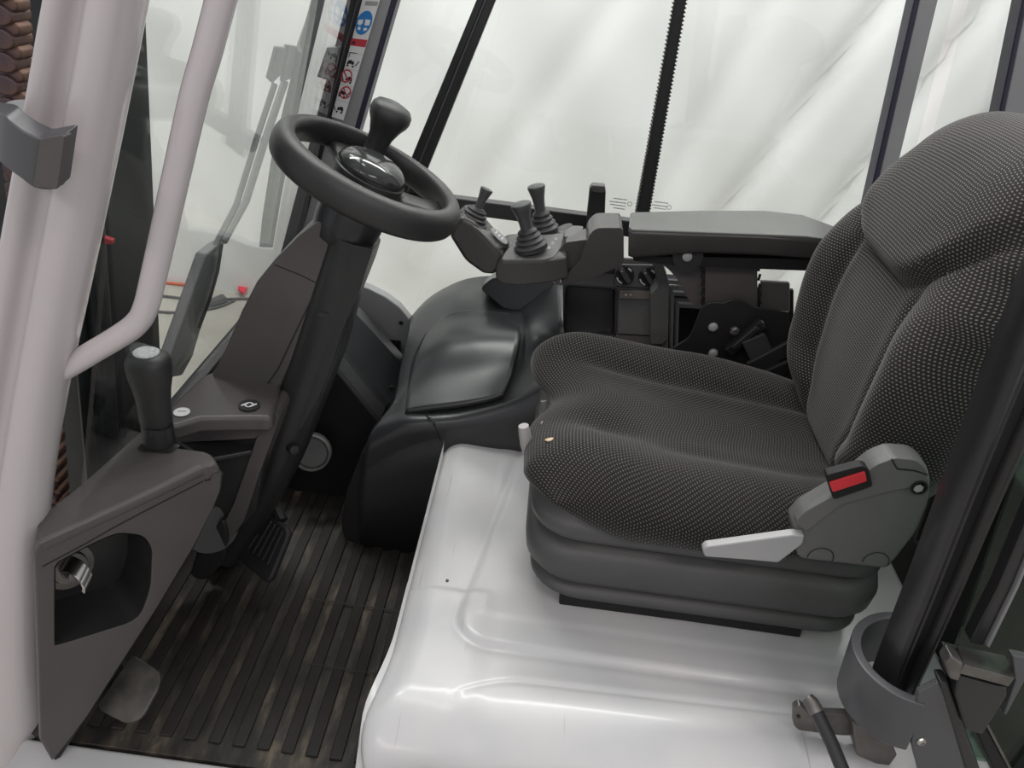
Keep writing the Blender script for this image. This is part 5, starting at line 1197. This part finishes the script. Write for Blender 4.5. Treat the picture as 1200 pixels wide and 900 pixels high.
# door leaf beyond the pillar: glass, frame rails, lock
dl = thing('door_1', 'open cab door with greenish glass at the right edge', None, (0.6091,-0.1,0.4783), kind='structure')
prism('door_glass', [(0.6119,-0.02,0.3617),(0.5381,-0.02,0.7833),(0.5232,-0.02,1.0308),(0.5933,-0.02,1.0412),(0.9577,-0.02,0.2436),(0.7262,-0.02,0.1858)], (0, .005, 0), 'glass_green', dl, bevel=0)
prism('door_rail', [(0.5479,-0.075,0.5925),(0.5416,-0.075,0.6771),(0.5215,-0.075,0.8234),(0.5329,-0.075,0.8254),(0.555,-0.075,0.6797),(0.5643,-0.075,0.5902)], (0, .02, 0), 'frame_black', dl, bevel=.003)
prism('door_rail', [(0.5624,-0.08,0.5958),(0.5539,-0.08,0.6847),(0.5324,-0.08,0.8293),(0.5355,-0.08,0.8298),(0.5572,-0.08,0.6854),(0.5671,-0.08,0.5939)], (0, .02, 0), 'frame_grey', dl, bevel=.002)
prism('door_edge', [(0.5198,-0.1,0.5513),(0.5296,-0.1,0.5534),(0.6302,-0.1,0.4072),(0.6131,-0.1,0.4031)], (0, .02, 0), 'frame_black', dl, bevel=.003)
prism('door_edge', [(0.5832,-0.1,0.4918),(0.5937,-0.1,0.4973),(0.6633,-0.1,0.415),(0.6444,-0.1,0.4105)], (0, .02, 0), 'plastic_matte', dl, bevel=.003)
prism('door_edge', [(0.5917,-0.102,0.4997),(0.5953,-0.102,0.5005),(0.6639,-0.102,0.4183),(0.6601,-0.102,0.4174)], (0, .02, 0), 'dark_steel', dl, bevel=.001)
lock = thing('door_lock', 'dark metal door lock block beside the pillar foot', 'lock', (0.5904,-0.1,0.4981))
prism('lock_cap', rnd([(0.54,-0.07,0.5821),(0.597,-0.07,0.5766),(0.5799,-0.115,0.5908),(0.5203,-0.115,0.6004)], .003, 3), (0, 0, -.014), 'dark_steel', lock, bevel=.002)
prism('lock_body', [(0.5241,-0.112,0.5792),(0.583,-0.112,0.569),(0.5879,-0.112,0.5583),(0.591,-0.112,0.4886),(0.5693,-0.112,0.4932),(0.5343,-0.112,0.5482)], (0, .05, 0), 'frame_black', lock, bevel=.003)
prism('lock_side', [(0.503,-0.114,0.5942),(0.5045,-0.114,0.6082),(0.5225,-0.114,0.5983),(0.5275,-0.114,0.5712),(0.5159,-0.114,0.5744)], (0, .02, 0), 'dark_steel', lock, bevel=.003)
prism('lock_plate', [(0.5754,-0.1,0.6087),(0.5947,-0.1,0.6072),(0.6056,-0.1,0.5841),(0.6129,-0.1,0.5141),(0.6093,-0.1,0.5133),(0.5966,-0.1,0.5707)], (0, .01, 0), 'bracket', lock, bevel=.002)
# dark engine side and counterweight seen between seat and pillar
ew = thing('rear_bulkhead', 'dark rear bulkhead behind the seat', 'bulkhead', (.78, .4, .2))
box('bulkhead_plate', (.74, -.02, .0), (.80, 1.0, .62), 'plastic_matte', ew, bevel=.01)
hr = thing('rear_hose', 'black hose bundle between seat and door pillar', 'hose', (0.6413,0.2,0.5668))
tube('hose', [(0.66,0.2188,0.4863),(0.68,0.2636,0.5367),(0.7,0.3123,0.5858),(0.7,0.3232,0.6589),(0.7,0.3248,0.7338)], .022, 'rubber', hr, smoothn=4, n=12)
tube('hose', [(0.7,0.2347,0.4429),(0.71,0.2703,0.5193),(0.71,0.3001,0.5967),(0.71,0.3114,0.6684)], .018, 'plastic_dark', hr, smoothn=4, n=12)
cwt = thing('counterweight', 'dark green grey truck flank seen through the door glass', 'counterweight', (1.0, .4, -.4))
M['green_grey'] = plain('dark_green_grey_paint', (.045, .062, .052), .4, var=.25, vscale=12)
box('flank_block', (.83, -.12, -.4), (1.5, 1.0, .50), 'green_grey', cwt, bevel=.03)
